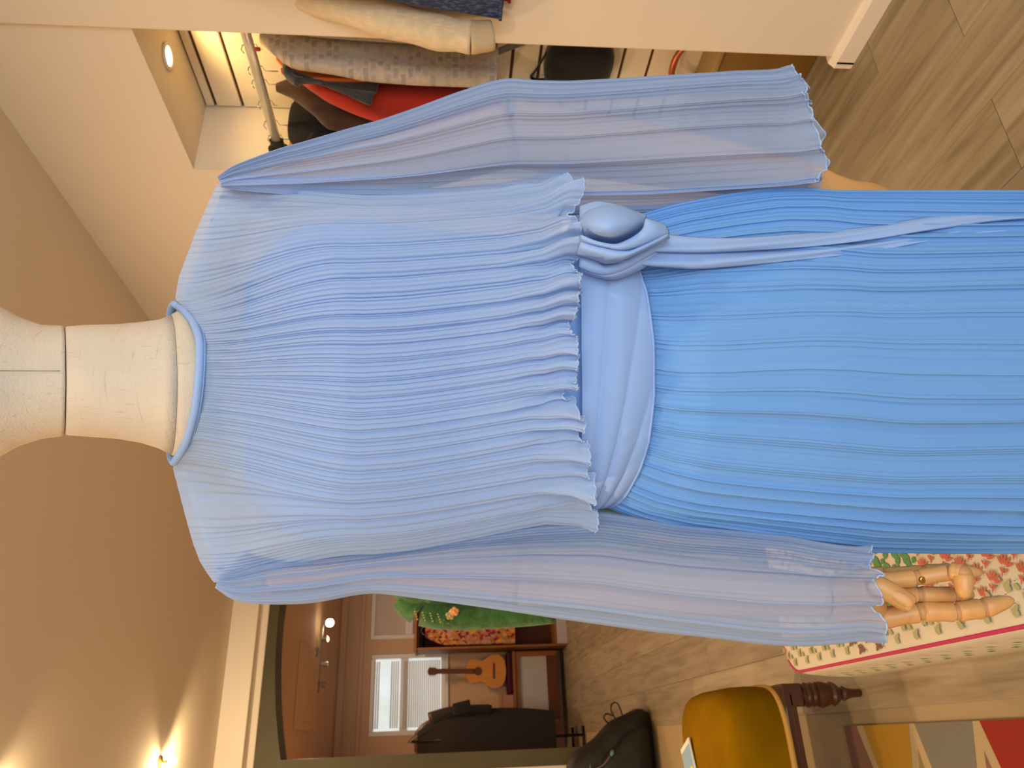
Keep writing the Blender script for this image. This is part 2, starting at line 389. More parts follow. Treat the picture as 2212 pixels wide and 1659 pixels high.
M['black_cloth'] = mat('black_cloth', (0.010, 0.009, 0.008, 1), 0.9, bump=(300, .2), sheen=.2)
t = thing('shoulder_bag', 'round black bag hanging on the slatwall below the coats', 'bag', (2.075, 1.77, 0.755))
bm = B(); rings = []
def outline(a, k=1.0):
    c, s = math.cos(a), math.sin(a)
    return (0.115*k*math.copysign(abs(c)**0.8, c), 0.118*k*math.copysign(abs(s)**(0.6 if s > 0 else 0.85), s))
for x, k in ((0.012, 0.9), (0.008, 1.0), (-0.02, 1.0), (-0.045, 0.93), (-0.062, 0.7), (-0.068, 0.3)):
    rings.append([Vector((x, outline(2*PI*j/40, k)[0], outline(2*PI*j/40, k)[1])) for j in range(40)])
loft(bm, rings); obj('body', bm, M['black_cloth'], t, True)
bm = B(); tube(bm, spline([(-0.01, 0.07, 0.10), (0.0, 0.085, 0.125), (0.012, 0.085, 0.155), (0.0, 0.05, 0.145), (-0.01, -0.04, 0.115)], 20), 0.007, 6, 0.4); obj('strap', bm, M['black_cloth'], t, True)
bm = B(); tube(bm, [(0.012, 0.085, 0.150), (-0.02, 0.085, 0.150), (-0.026, 0.085, 0.160)], 0.004, 8); obj('hook', bm, M['black_metal'], t, True)

def garment(name, label, cat, y, hw, zsh, zhem, th, m, xoff=0.0, slope=0.07, sleeve=None, capcol=None, flare=0.0, fold=0.006, nf=5, profile=None, xr=0.15, group='clothes on the niche rail'):
    """a garment on a hanger: hangs in the plane y, shoulders along x, hook on the rail at x=0"""
    t = thing(name, label, cat, (RX, y, 0), 0, group)
    bm = B(); pts = [(0, 0, RZ-0.03)]
    hk = [(0.0, 0, zsh+0.012), (0.002, 0, zsh+0.035)]+[(0.0+0.021*math.sin(a), 0, RZ+0.010-0.001-0.021*math.cos(a)*1.0+0.001) for a in [0.15+0.35*i for i in range(1, 10)]]
    tube(bm, [(0, 0, zsh-0.01), (0, 0, RZ-0.026), (0.020, 0, RZ-0.014), (0.024, 0, RZ+0.006), (0.014, 0, RZ+0.025), (-0.006, 0, RZ+0.026), (-0.019, 0, RZ+0.016)], 0.0018, 6)
    obj('hanger_hook', bm, M['grey_metal'], t, True)
    if capcol is not None:
        bm = B(); tube(bm, [(0, 0, zsh-0.004), (0, 0, zsh+0.012)], 0.006, 8); obj('hook_cap', bm, capcol, t, True)
    nr, nc = 30, 64
    P = np.zeros((nr, nc, 3)); ph = random.random()*6
    for i in range(nr):
        q = i/(nr-1)
        if q < 0.18:
            e = q/0.18; W = 0.05+(hw-0.05)*math.sin(e*PI/2)**0.9; z = zsh-(slope)*(1-math.cos(e*PI/2))-0.004*e; d = 0.012+(th-0.012)*e
        else:
            e = (q-0.18)/0.82; W = hw*(1-0.06*math.sin(e*PI))+flare*e; z = zsh-slope+(zhem-(zsh-slope))*e; d = th*(1+0.25*e)
        for j in range(nc):
            a = 2*PI*j/nc; c, s = math.cos(a), math.sin(a)
            if profile:
                z = zsh+(zhem-zsh)*q**1.15; W = float(np.interp(-z, [-p[1] for p in profile], [RX+xoff-p[0] for p in profile])); d = th*(.35+.65*min(1, q*6))*(1+.25*q)
            x = (W if c < 0 else min(W, xr))*math.copysign(abs(c)**0.75, c); f = fold*min(1, q*3)*math.sin(nf*x/hw*PI+ph+2*q)
            P[i, j] = (x+xoff, -d*math.copysign(abs(s)**0.8, s)+f, z-0.004*math.cos(3*a)*(q > .97))
    grid('body', P, m, t, closed=True)
    if sleeve:
        L, r0, r1 = sleeve
        for sx in (-1, 1):
            bm = B(); pp = spline([(xoff+sx*(hw-0.03), 0, zsh-slope-0.01), (xoff+sx*(hw+0.012), -0.01, zsh-slope-0.12), (xoff+sx*(hw+0.015), -0.03, zsh-slope-L*0.55), (xoff+sx*(hw-0.005), -0.045, zsh-slope-L)], 16)
            tube(bm, pp, [r0+(r1-r0)*k/15+0.003*math.sin(k*1.7) for k in range(16)], 16, 0.75, ref=(0, 1, 0)); obj('sleeve', bm, m, t, True)
    return t
CAP = mat('red_hook_cap', (0.5, 0.05, 0.02, 1), 0.5)
M['plaid'] = bpy.data.materials.new('grey_cream_patchwork'); M['plaid'].use_nodes = True
def plaid(m):
    nt = m.node_tree; N = nt.nodes; K = nt.links.new; b = N['Principled BSDF']; b.inputs['Roughness'].default_value = 0.95; b.inputs['Specular IOR Level'].default_value = .1
    tc = N.new('ShaderNodeTexCoord'); ck = N.new('ShaderNodeTexBrick'); ck.offset = 0.5; ck.inputs['Scale'].default_value = 1
    mp = N.new('ShaderNodeMapping'); mp.inputs['Rotation'].default_value = (PI/2, 0, 0); K(tc.outputs['Object'], mp.inputs[0]); K(mp.outputs[0], ck.inputs['Vector'])
    ck.inputs['Color1'].default_value = (0.56, 0.47, 0.38, 1); ck.inputs['Color2'].default_value = (0.26, 0.225, 0.215, 1); ck.inputs['Mortar'].default_value = (0.50, 0.43, 0.36, 1)
    ck.inputs['Brick Width'].default_value = 0.026; ck.inputs['Row Height'].default_value = 0.022; ck.inputs['Mortar Size'].default_value = 0.004
    ck2 = N.new('ShaderNodeTexNoise'); ck2.inputs['Scale'].default_value = 90; K(tc.outputs['Object'], ck2.inputs['Vector'])
    mx = N.new('ShaderNodeMixRGB'); mx.inputs[0].default_value = 0.35; mx.inputs[2].default_value = (0.50, 0.43, 0.36, 1); K(ck.outputs[0], mx.inputs[1])
    m2 = N.new('ShaderNodeMixRGB'); m2.blend_type = 'MULTIPLY'; m2.inputs[0].default_value = 0.35; K(mx.outputs[0], m2.inputs[1]); K(ck2.outputs[0], m2.inputs[2])
    K(m2.outputs[0], b.inputs['Base Color'])
plaid(M['plaid'])
M['taupe'] = mat('taupe_wool', (0.30, 0.25, 0.21, 1), 0.95, noise=(60, .2), sheen=.2)
M['felt'] = mat('dark_grey_felt', (0.055, 0.05, 0.05, 1), 0.95, noise=(220, .5), bump=(300, .4), sheen=.3)
M['red'] = mat('red_wool', (0.42, 0.022, 0.008, 1), 0.85, noise=(3, .2), sheen=.2)
M['brown'] = mat('dark_brown_suede', (0.060, 0.026, 0.014, 1), 0.9, noise=(8, .3), sheen=.2)
M['black'] = mat('black_jersey', (0.012, 0.011, 0.012, 1), 0.85, noise=(20, .3))
M['ochre'] = mat('ochre_cotton', (0.38, 0.18, 0.03, 1), 0.9)
M['orange'] = mat('burnt_orange_cotton', (0.50, 0.12, 0.02, 1), 0.9)
g0 = garment('taupe_coat', 'taupe wool coat with hanging grey belt, nearest the partition on the niche rail', 'coat', 1.530, 0.12, 1.73, 1.055, 0.026, M['taupe'], 0.08, 0.06, capcol=CAP, profile=[(1.97, 1.73), (1.90, 1.68), (1.868, 1.60), (1.855, 1.4), (1.85, 1.05)], xr=.10)
bm = B(); tube(bm, spline([(0.02, 0.09, 1.10), (0.025, 0.09, 1.055), (0.05, 0.09, 1.01), (0.075, 0.09, 0.965)], 14), 0.014, 8, 0.2, ref=(0, 1, 0)); obj('belt', bm, M['taupe'], g0, True)
bm = B(); ball(bm, (0.085, 0.09, 0.95), 0.024, (.7, 0.3, 1)); obj('belt_buckle', bm, M['white_plastic'], g0, True)
garment('patchwork_coat', 'pale grey and cream patchwork check coat on the niche rail', 'coat', 1.620, 0.135, 1.765, 1.050, 0.036, M['plaid'], 0.05, 0.085, capcol=CAP, profile=[(1.93, 1.765), (1.856, 1.69), (1.834, 1.656), (1.79, 1.451), (1.781, 1.292), (1.78, 1.05)], xr=.13, nf=3)
g = garment('red_jacket', 'red wool jacket on the niche rail behind the patchwork coat', 'jacket', 1.752, 0.165, 1.73, 1.04, 0.030, M['red'], 0.06, 0.10, profile=[(1.955, 1.73), (1.938, 1.681), (1.84, 1.587), (1.75, 1.397), (1.74, 1.04)], xr=.12, nf=3)
sc = thing('felt_scarf', 'dark grey felt scarf draped over the red jacket', 'scarf', (RX, 1.695, 0))
P = np.zeros((20, 12, 3))
for i in range(20):
    q = i/19
    a = Vector((-0.062, -0.006, 1.665)).lerp(Vector((-0.050, -0.02, 1.405)), q); b = Vector((-0.005, 0, 1.685)).lerp(Vector((-0.140, -0.012, 1.435)), q**0.9)
    for j in range(12): 
        c = a.lerp(b, j/11); P[i, j] = (c.x, c.y+0.006*math.sin(j*1.1+q*3), c.z)
o = grid('drape', P, M['felt'], sc); md = o.modifiers.new('s', 'SOLIDIFY'); md.thickness = 0.006
bm = B(); tube(bm, spline([(0.03, 0.0, 1.70), (-0.02, 0.0, 1.69), (-0.055, -0.004, 1.655)], 8), 0.014, 8); obj('neck_fold', bm, M['felt'], sc, True)
garment('brown_jacket', 'dark brown suede jacket on the niche rail beside the red jacket', 'jacket', 1.838, 0.135, 1.765, 1.08, 0.030, M['brown'], 0.08, 0.13, profile=[(1.965, 1.765), (1.94, 1.714), (1.895, 1.66), (1.815, 1.597), (1.79, 1.48), (1.78, 1.08)], xr=.10, nf=3)
g = garment('black_jacket', 'black zip jacket on the niche rail between brown and ochre clothes', 'jacket', 1.925, 0.125, 1.735, 1.12, 0.032, M['black'], 0.02, 0.07, sleeve=(0.5, 0.045, 0.04))
bm = B(); tube(bm, [(0.04, -0.034, 1.66), (0.03, -0.046, 1.50)], 0.003, 6); obj('zip', bm, M['brass'], g, True)
garment('ochre_shirt', 'ochre cotton shirt at the far end of the niche rail', 'shirt', 1.99, 0.10, 1.74, 1.15, 0.022, M['ochre'], 0.0, 0.06)
garment('orange_top', 'burnt orange top between patchwork coat and red jacket on the rail', 'top', 1.70, 0.11, 1.735, 1.12, 0.018, M['orange'], 0.07, 0.06, profile=[(1.95, 1.735), (1.90, 1.70), (1.872, 1.655), (1.868, 1.12)], xr=.08)

# clothes on the near side of the partition
M['cream_knit'] = mat('cream_knit', (0.76, 0.60, 0.38, 1), 0.95, noise=(40, .14), bump=(160, .9, (1, 1, .35)), sheen=.3)
M['cream_cuff'] = mat('cream_knit_rib', (0.55, 0.42, 0.26, 1), 0.95, bump=(60, .5, (4, 4, .2)))
t = thing('knit_jumper', 'cream knitted jumper hanging over the partition edge', 'jumper', (1.80, 1.36, 0), group='clothes on the partition')
bm = B(); pp = spline([(0.075, 0.01, 1.72), (0.03, 0.02, 1.55), (-0.03, 0.03, 1.38), (-0.075, 0.035, 1.22), (-0.088, 0.035, 1.135)], 22)
tube(bm, pp, [0.062-0.016*k/21+0.003*math.sin(k*1.3) for k in range(22)], 18, 0.8, ref=(0, 1, 0)); obj('sleeve', bm, M['cream_knit'], t, True)
bm = B(); tube(bm, spline([(-0.088, 0.035, 1.140), (-0.085, 0.034, 1.11), (-0.080, 0.032, 1.078)], 8), [0.047, 0.049, 0.048, 0.046, 0.046, 0.045, 0.044, 0.043], 18, 0.8, ref=(0, 1, 0)); obj('cuff', bm, M['cream_cuff'], t, True)
M['blue_print'] = ramp_mat('navy_mottled_knit', [(0.0, (0.010, 0.011, 0.014, 1)), (0.48, (0.035, 0.055, 0.13, 1)), (0.7, (0.10, 0.16, 0.32, 1))], 'noise', 120, const=False, stretch=(1, 1, .5), bump=.6)
def flat_garment(name, label, cat, x, y0, y1, z0, z1, th, m):
    t = thing(name, label, cat, (x, (y0+y1)/2, z0), group='clothes on the partition')
    nr, nc = 26, 40; P = np.zeros((nr, nc, 3)); hy = (y1-y0)/2
    for i in range(nr):
        q = i/(nr-1)
        for j in range(nc):
            a = 2*PI*j/nc; c, s = math.cos(a), math.sin(a)
            P[i, j] = (th*math.copysign(abs(s)**.7, s)+0.008*math.sin(6*c+3*q), hy*math.copysign(abs(c)**.6, c)*(1-0.45*(1-q)*(c > 0)), (z1-z0)*(1-q))
    o = grid('body', P, m, t, closed=True)
    bm = B(); loft(bm, [[Vector(P[0, j]) for j in range(nc)], [Vector(P[0, j])*0.5+Vector((0, 0, 0.03+0.5*(z1-z0))) for j in range(nc)]]); obj('yoke', bm, m, t, True)
    bm = B(); tube(bm, [tuple(P[-1, j]) for j in list(range(nc))+[0]], 0.005, 6); obj('hem', bm, m, t, True)
    return t
flat_garment('navy_cardigan', 'navy mottled knit cardigan on the partition, in front of the jumper', 'cardigan', 1.732, 0.96, 1.352, 1.060, 1.75, 0.018, M['blue_print'])
flat_garment('red_dress', 'red garment behind the navy cardigan on the partition', 'dress', 1.768, 1.00, 1.328, 1.036, 1.72, 0.008, M['red'])

# ------------------------------------------------------------------ left side: ceiling spots, rug, chair, leaflet, backpack, bench
for k, (x, y, lab) in enumerate(((-0.03, 4.06, 'bright ceiling spotlight close to the bulkhead, at the left edge of the room'), (-0.09, 2.60, 'bright ceiling spotlight nearer the mannequin, at the left edge of the room'))):
    t = thing('ceiling_spotlight', lab, 'lamp', (x, y, CEIL), group='ceiling spotlights')
    bm = B(); lathe(bm, [(0.001, 0), (0.028, 0), (0.028, -0.008), (0.010, -0.012), (0.0055, -0.014), (0.0055, -0.040), (0.001, -0.040)], 18); obj('mount', bm, M['brass'], t, True, angle=40)
    bm = B(); lathe(bm, [(0.001, -0.040), (0.012, -0.042), (0.020, -0.056), (0.017, -0.072), (0.001, -0.080)], 18); obj('bulb', bm, M['bulb'], t, True)
    light('spotlight_light', 'POINT', (x-0.02, y, CEIL-0.06), 11.0, (1, 0.74, 0.42), shadow_soft_size=0.012)
    if k == 0: light('bulkhead_fill', 'SPOT', (x, y, CEIL-0.09), 16, (1, 0.74, 0.42), aim=(0.15, 5.1, 2.42), spot_size=1.9, spot_blend=0.8, shadow_soft_size=0.02)  # extra beam added at this lamp to brighten the bulkhead

# kilim rug: hand-woven flat triangles
KC = [mat('kilim_cream', (0.40, 0.31, 0.17, 1), 0.95, bump=(180, .5)), mat('kilim_yellow', (0.38, 0.21, 0.02, 1), 0.95, bump=(180, .5)), mat('kilim_grey', (0.17, 0.16, 0.13, 1), 0.95, bump=(180, .5)),
      mat('kilim_red', (0.25, 0.022, 0.010, 1), 0.95, bump=(180, .5)), mat('kilim_mauve', (0.22, 0.11, 0.075, 1), 0.95, bump=(180, .5)), mat('kilim_olive', (0.25, 0.19, 0.07, 1), 0.95, bump=(180, .5))]
t = thing('kilim_rug', 'flatwoven kilim rug with coloured triangles on the oak floor', 'rug', (0, 1.2, 0))
bm = B(); box(bm, (-1.2, -0.9, 0.0005), (0, 1.18, 0.006)); obj('woven_ground', bm, KC[0], t)
fr = B()
for i in range(60):
    y = 1.18; x = -0.01-i*0.02; tube(fr, [(x, y, 0.004), (x+0.003*math.sin(i*2.1), y+0.03, 0.002)], 0.0015, 4)
o = obj('fringe', fr, KC[0], t); o['kind'] = 'stuff'
def tri(poly, c):
    bm = B(); z0, z1 = 0.006, 0.0066
    a = [bm.verts.new((x, y, z1)) for x, y in poly]; bm.faces.new(a); obj('woven_triangle', bm, KC[c], t)
yy = 1.135
seq = [(0.235, 1), (0.235, 2), (0.235, 3), (0.235, 1), (0.235, 4)]
tri([(0, 1.18), (0, 1.105), (-0.3, 0.98), (-0.3, 1.18)], 4)
y = 1.065
for n, (wd, c) in enumerate(seq):
    tri([(0, y), (0, y-wd), (-0.34, y-wd*0.56), (-0.34, y-wd*0.44)], c)
    tri([(-0.06, y-wd-0.013), (-0.42, y-wd-0.10), (-0.42, y-wd+0.08)], 5 if n % 2 == 0 else 4)
    y -= wd+0.025

# mustard velvet chair: low upholstered seat on turned legs
M['velvet'] = mat('mustard_velvet', (0.25, 0.130, 0.001, 1), 0.95, noise=(5, .35, (1, 1, 1)), bump=(400, .15), spec=0.04)
M['piping'] = mat('golden_braid', (0.52, 0.30, 0.07, 1), 0.7, bump=(300, .4))
M['mahogany'] = mat('dark_turned_mahogany', (0.075, 0.028, 0.014, 1), 0.35, noise=(6, .3, (1, 1, 4)), coat=.3)
t = thing('velvet_chair', 'low mustard velvet chair seat on dark turned wooden legs', 'chair', (-0.15, 2.47, 0))
nr, nc = 22, 80; P = np.zeros((nr, nc, 3)); hx, hy = 0.27, 0.255
prof = [(0.985, 0.252), (1.0, 0.275), (1.005, 0.31), (1.0, 0.345), (0.985, 0.372), (0.955, 0.394), (0.91, 0.409), (0.84, 0.420), (0.72, 0.428), (0.55, 0.434), (0.35, 0.438), (0.15, 0.440), (0.02, 0.4405)]
P = np.zeros((len(prof), nc, 3))
for i, (k, z) in enumerate(prof):
    for j in range(nc):
        a = 2*PI*j/nc; c, s = math.cos(a), math.sin(a)
        P[i, j] = (hx*k*math.copysign(abs(c)**0.42, c), hy*k*math.copysign(abs(s)**0.42, s), z)
grid('seat', P, M['velvet'], t, closed=True)
bm = B(); tube(bm, [(hx*0.995*math.copysign(abs(math.cos(a))**.42, math.cos(a)), hy*0.995*math.copysign(abs(math.sin(a))**.42, math.sin(a)), 0.252) for a in [2*PI*j/nc for j in range(nc+1)]], 0.007, 8, 1.3); obj('braid', bm, M['piping'], t, True)
for a, b in (((-hx+.03, -hy+.004), (hx-.03, -hy+.034)), ((-hx+.03, hy-.034), (hx-.03, hy-.004)), ((-hx+.004, -hy+.03), (-hx+.034, hy-.03)), ((hx-.034, -hy+.03), (hx-.004, hy-.03))):
    bm = B(); box(bm, (a[0], a[1], 0.212), (b[0], b[1], 0.247), 0.004, 2); box(bm, (a[0], a[1]-.001 if a[1] < 0 else a[1], 0.222), (b[0], b[1]+.001, 0.230), 0.002, 1); obj('rail', bm, M['mahogany'], t)
legp = [(0.008, 0.0), (0.011, 0.004), (0.012, 0.030), (0.017, 0.046), (0.021, 0.054), (0.016, 0.062), (0.022, 0.070), (0.031, 0.082), (0.034, 0.090), (0.028, 0.097), (0.031, 0.104), (0.036, 0.122), (0.034, 0.134), (0.028, 0.138), (0.032, 0.144), (0.034, 0.150), (0.028, 0.156), (0.033, 0.162), (0.034, 0.168), (0.029, 0.173), (0.031, 0.180), (0.026, 0.184), (0.031, 0.190), (0.031, 0.192)]
for x, y in ((1, -1), (-1, -1), (1, 1), (-1, 1)):
    bm = B(); mx = Matrix.Translation((x*(hx-.034), y*(hy-.034), 0)); lathe(bm, [(r_, z_ if z_ > .03 or not (x < 0 and y < 0) else max(z_, 0.0068+z_*.3)) for r_, z_ in legp], 20, mx); box(bm, (x*(hx-.034)-.031, y*(hy-.034)-.031, 0.190), (x*(hx-.034)+.031, y*(hy-.034)+.031, 0.248), 0.003, 1); obj('leg', bm, M['mahogany'], t, True, angle=35)
t = thing('leaflet', 'folded pale blue leaflet with white edge lying on the mustard chair', 'leaflet', (-0.07, 2.56, 0.4425), 0.35)
M['paleblue'] = mat('pale_blue_print', (0.22, 0.38, 0.55, 1), 0.5); M['paper'] = mat('white_paper', (0.80, 0.74, 0.64, 1), 0.6); M['yellowink'] = mat('yellow_print', (0.75, 0.62, 0.02, 1), 0.5)
bm = B(); box(bm, (-0.13, -0.052, 0), (0.042, 0.052, 0.006), 0.001, 1); obj('pages', bm, M['paper'], t)
bm = B(); box(bm, (-0.13, -0.05, 0.0062), (0.026, 0.05, 0.0068)); obj('cover', bm, M['paleblue'], t)
bm = B(); ball(bm, (-0.06, -0.02, 0.0068), 0.028, (1, 1, 0.02)); obj('yellow_spot', bm, M['yellowink'], t, True)
t = thing('cable_plug', 'white plug with a black cable at the left edge of the mustard chair', 'plug', (-0.128, 2.68, 0.438))
bm = B(); tube(bm, [(-0.03, 0, 0.014), (0.02, 0.01, 0.012)], [0.010, 0.006], 10); obj('plug_body', bm, M['white_plastic'], t, True)
bm = B(); tube(bm, spline([(-0.03, 0.0, 0.012), (-0.05, 0.05, 0.008), (-0.09, 0.07, 0.004), (-0.16, 0.06, 0.004)], 12), 0.004, 8); obj('cable', bm, M['black_cloth'], t, True)

# slumped backpack by the left jamb
M['pack'] = mat('black_backpack_nylon', (0.016, 0.014, 0.012, 1), 0.6, noise=(9, .4), bump=(14, .5))
M['teal'] = mat('teal_emblem', (0.10, 0.25, 0.27, 1), 0.6)
t = thing('backpack', 'slumped black backpack with small teal marks on the floor by the opening', 'backpack', (-0.13, 4.80, 0))
out = [(-0.24, 0.02), (-0.22, 0.0), (0.0, 0.0), (0.20, 0.0), (0.262, 0.022), (0.272, 0.07), (0.245, 0.145), (0.215, 0.225), (0.18, 0.275), (0.13, 0.330), (0.085, 0.405), (0.055, 0.46), (0.0, 0.505), (-0.08, 0.52), (-0.17, 0.49), (-0.23, 0.38), (-0.26, 0.2)]
outs = spline([(p[0], 0, p[1]) for p in out]+[(out[0][0], 0, out[0][1])], 61)[:-1]; cxx, czz = 0.0, 0.22
rings = []
for y, k in ((0.13, 0.3), (0.125, 0.75), (0.09, 0.95), (0.0, 1.0), (-0.08, 0.97), (-0.12, 0.86), (-0.145, 0.65), (-0.15, 0.3)):
    rings.append([Vector((cxx+(p.x-cxx)*k, y, max(0.002, czz+(p.z-czz)*k))) for p in outs])
bm = B(); loft(bm, rings); obj('body', bm, M['pack'], t, True)
rings = []
for y, k in ((-0.13, 0.62), (-0.175, 0.60), (-0.195, 0.50), (-0.2, 0.2)):
    rings.append([Vector((0.01+(p.x-cxx)*k, y+0.03*(p.z-.2), max(0.004, 0.17+(p.z-czz)*k*0.9))) for p in outs])
bm = B(); loft(bm, rings); obj('front_pocket', bm, M['pack'], t, True)
for pp in ([(0.20, -0.06, 0.20), (0.27, -0.07, 0.235), (0.305, -0.07, 0.22), (0.30, -0.07, 0.19), (0.21, -0.06, 0.16)], [(0.19, -0.03, 0.24), (0.225, -0.04, 0.275), (0.25, -0.04, 0.26), (0.24, -0.03, 0.22)]):
    bm = B(); tube(bm, spline(pp, 20), 0.009, 8, 0.5); obj('strap_loop', bm, M['pack'], t, True)
bm = B(); tube(bm, [(0.03, -0.200, 0.285), (0.045, -0.198, 0.275), (0.06, -0.196, 0.27)], [0.006, 0.012, 0.005], 8, 0.2, ref=(0, 1, 0)); obj('emblem', bm, M['teal'], t, True)
bm = B(); tube(bm, [(-0.045, -0.166, 0.405), (-0.01, -0.168, 0.40)], 0.006, 8, 0.3); obj('zip_pull', bm, M['teal'], t, True)
bm = B(); tube(bm, spline([(-0.03, -0.205, 0.37), (-0.01, -0.206, 0.33), (0.03, -0.203, 0.29)], 8), 0.002, 6); obj('piping', bm, M['grey_metal'], t, True)

# bench with a block-printed quilted cover
M['quilt'] = mat('cream_block_print_cotton', (0.61, 0.55, 0.43, 1), 0.9, noise=(7, .06), bump=(30, .35, (1, 1, 1)))
t = thing('quilted_bench', 'bench with cream block printed quilt cover behind the mannequin hand', 'bench', (0.113, 0.93, 0))
bx, by, bz = 0.66, 0.84, 0.42
def rr(x0, y0, x1, y1, r, n=8):
    o = []
    for cxq, cyq, a0 in ((x1-r, y1-r, 0), (x0+r, y1-r, PI/2), (x0+r, y0+r, PI), (x1-r, y0+r, 1.5*PI)):
        for k in range(n+1): a = a0+PI/2*k/n; o.append((cxq+r*math.cos(a), cyq+r*math.sin(a)))
    return o
rings = []
for ins, z in ((0.02, 0.2515), (-0.006, 0.254), (-0.014, 0.264), (-0.012, 0.33), (-0.006, 0.39), (-0.001, 0.412), (0.006, 0.4185), (0.02, 0.420), (0.15, 0.421)):
    rings.append([Vector((x, y, z)) for x, y in rr(ins, ins, bx-ins, by-ins, 0.06)])
bm = B(); loft(bm, rings); obj('cushion', bm, M['quilt'], t, True, angle=60)
M['magenta'] = mat('magenta_piping', (0.45, 0.03, 0.10, 1), 0.7)
bm = B(); ed = rr(0.001, 0.001, bx-0.001, by-0.001, 0.06); tube(bm, [(x, y, 0.415) for x, y in ed+ed[:1]], 0.0035, 6); obj('piping', bm, M['magenta'], t, True)
for x, y in ((0.16, 0.12), (bx-0.16, 0.12), (0.16, by-0.16), (bx-0.16, by-0.16)):
    bm = B(); lathe(bm, [(0.001, 0), (0.016, 0), (0.024, 0.251), (0.001, 0.251)], 14, Matrix.Translation((x, y, 0))); obj('leg', bm, M['mahogany'], t, True, angle=40)
INK = {'red': mat('red_block_print', (0.50, 0.13, 0.08, 1), 0.9), 'green': mat('green_block_print', (0.09, 0.26, 0.10, 1), 0.9), 'sage': mat('sage_block_print', (0.36, 0.36, 0.18, 1), 0.9), 'brown': mat('plum_block_print', (0.20, 0.10, 0.07, 1), 0.9), 'coral': mat('coral_block_print', (0.62, 0.26, 0.14, 1), 0.9)}
prints = {k: B() for k in INK}
LZ = [0]
def leaf(bm, x, y, a, L, wd):
    LZ[0] += 1; z = 0.4222+0.00012*(LZ[0] % 17)
    pts = [(0, 0), (L*.25, wd*.5), (L*.6, wd*.55), (L, 0.08*wd), (L*.7, -wd*.5), (L*.25, -wd*.45)]
    c, s = math.cos(a), math.sin(a)
    bm.faces.new([bm.verts.new((x+px*c-py*s, y+px*s+py*c, z)) for px, py in pts])
def inq(x, y): return 0.008 < x < bx-0.02 and 0.02 < y < by-0.02
for i in range(14):
    for j in range(28):
        x = 0.012+0.034*i+(0.017 if j % 2 else 0); y = 0.0+0.030*j
        if not inq(x, y): continue
        if y < 0.245 and x-0.03 > (0.245-y)*0.12:
            if x < 0.045: leaf(prints['sage'], x, y, 2.0, 0.018, 0.006); leaf(prints['sage'], x, y, 1.2, 0.016, 0.006); continue
            b_ = prints['red']; a0 = -0.5
            leaf(b_, x, y, a0+PI, 0.016, 0.003)
            for da in (-1.05, -0.55, -0.1, 0.35, 0.85): leaf(b_, x+.003*math.cos(a0+da), y+.003*math.sin(a0+da), a0+da, 0.015+0.003*math.cos(da), 0.0045)
            for da in (-0.9, 0.9): leaf(b_, x-0.008*math.cos(a0), y-0.008*math.sin(a0), a0+da, 0.010, 0.004)
        elif y < 0.40 and x > 0.05:
            b_ = prints['green']
            leaf(b_, x, y, 0.6+random.random()*.6, 0.026, 0.018); leaf(b_, x+.004, y, 2.4+random.random()*.5, 0.020, 0.014); leaf(b_, x, y-.005, -1.2, 0.014, 0.010)
        elif y < 0.54 and x < 0.22 and y > 0.40:
            b_ = prints['brown']; leaf(b_, x, y, 0.9, 0.022, 0.011); leaf(b_, x+.006, y+.004, 2.2, 0.017, 0.008); leaf(b_, x, y, -1.4, 0.008, 0.005)
        elif y < 0.66 or x <= 0.05:
            b_ = prints['sage']; leaf(b_, x, y, 0.7, 0.018, 0.011); leaf(b_, x+0.016, y+0.014, 0.7, 0.014, 0.008); leaf(b_, x+0.016, y-0.003, 2.2, 0.012, 0.007)
        else:
            b_ = prints['coral' if x < .12 else 'brown']; leaf(b_, x, y, 0.4, 0.014, 0.006); leaf(b_, x, y, 1.7, 0.012, 0.005)
for i in range(22):                                     # running stitches and side band prints
    leaf(prints['green'], 0.03+0.014*(i % 3), 0.02+0.03*i*0.4, 1.4, 0.006, 0.0014); leaf(prints['green'], 0.07+0.03*(i % 6), 0.03+0.05*(i//6), 1.5, 0.006, 0.0014)
for k, b_ in prints.items():
    o = obj('printed_motifs', b_, INK[k], t); o['kind'] = 'stuff'
sd = B()
for i in range(40):
    y = 0.03+i*0.0195; c = sd
    z = 0.318+0.028*(i % 3)
    sd.faces.new([sd.verts.new(p) for p in ((-0.0135, y, z), (-0.0135, y+0.010, z+0.004), (-0.0128, y+0.013, z+0.012), (-0.0128, y+0.004, z+0.010))])
o = obj('side_motifs', sd, INK['green'], t); o['kind'] = 'stuff'

# ------------------------------------------------------------------ room beyond the arch
t = thing('spotlight_bar', 'ceiling spotlight bar with four small spots in the far room', 'lamp', (0.748, 6.84, 2.33))
bm = B(); lathe(bm, [(0.001, 0), (0.045, 0), (0.045, -0.018), (0.03, -0.024), (0.001, -0.024)], 20); obj('canopy', bm, M['grey_metal'], t, True, angle=40)
bm = B(); tube(bm, [(-0.33, 0.03, -0.045), (0.30, 0.03, -0.045)], 0.007, 8); tube(bm, [(0, 0, -0.02), (0, 0.03, -0.045)], 0.006, 8); obj('bar', bm, M['grey_metal'], t, True)
for k, x in enumerate((-0.26, -0.10, 0.10, 0.24)):
    bm = B(); mx = Matrix.Translation((x, 0.02, -0.05)) @ Matrix.Rotation((0.9, 0.5, -0.4, 0.1)[k], 4, 'X')
    lathe(bm, [(0.001, 0.01), (0.012, 0.008), (0.016, -0.02), (0.026, -0.055), (0.024, -0.055), (0.001, -0.045)], 16, mx); s = obj('spot', bm, M['grey_metal'], t, True, angle=40)
    bm = B(); ball(bm, mx @ Vector((0, 0, -0.052)), 0.024 if k != 3 else 0.036, (1, 1, 1) if k == 3 else (1, 1, .5)); obj('lamp_lens', bm, M['bulb'] if k == 3 else M['spotglow'], s, True)
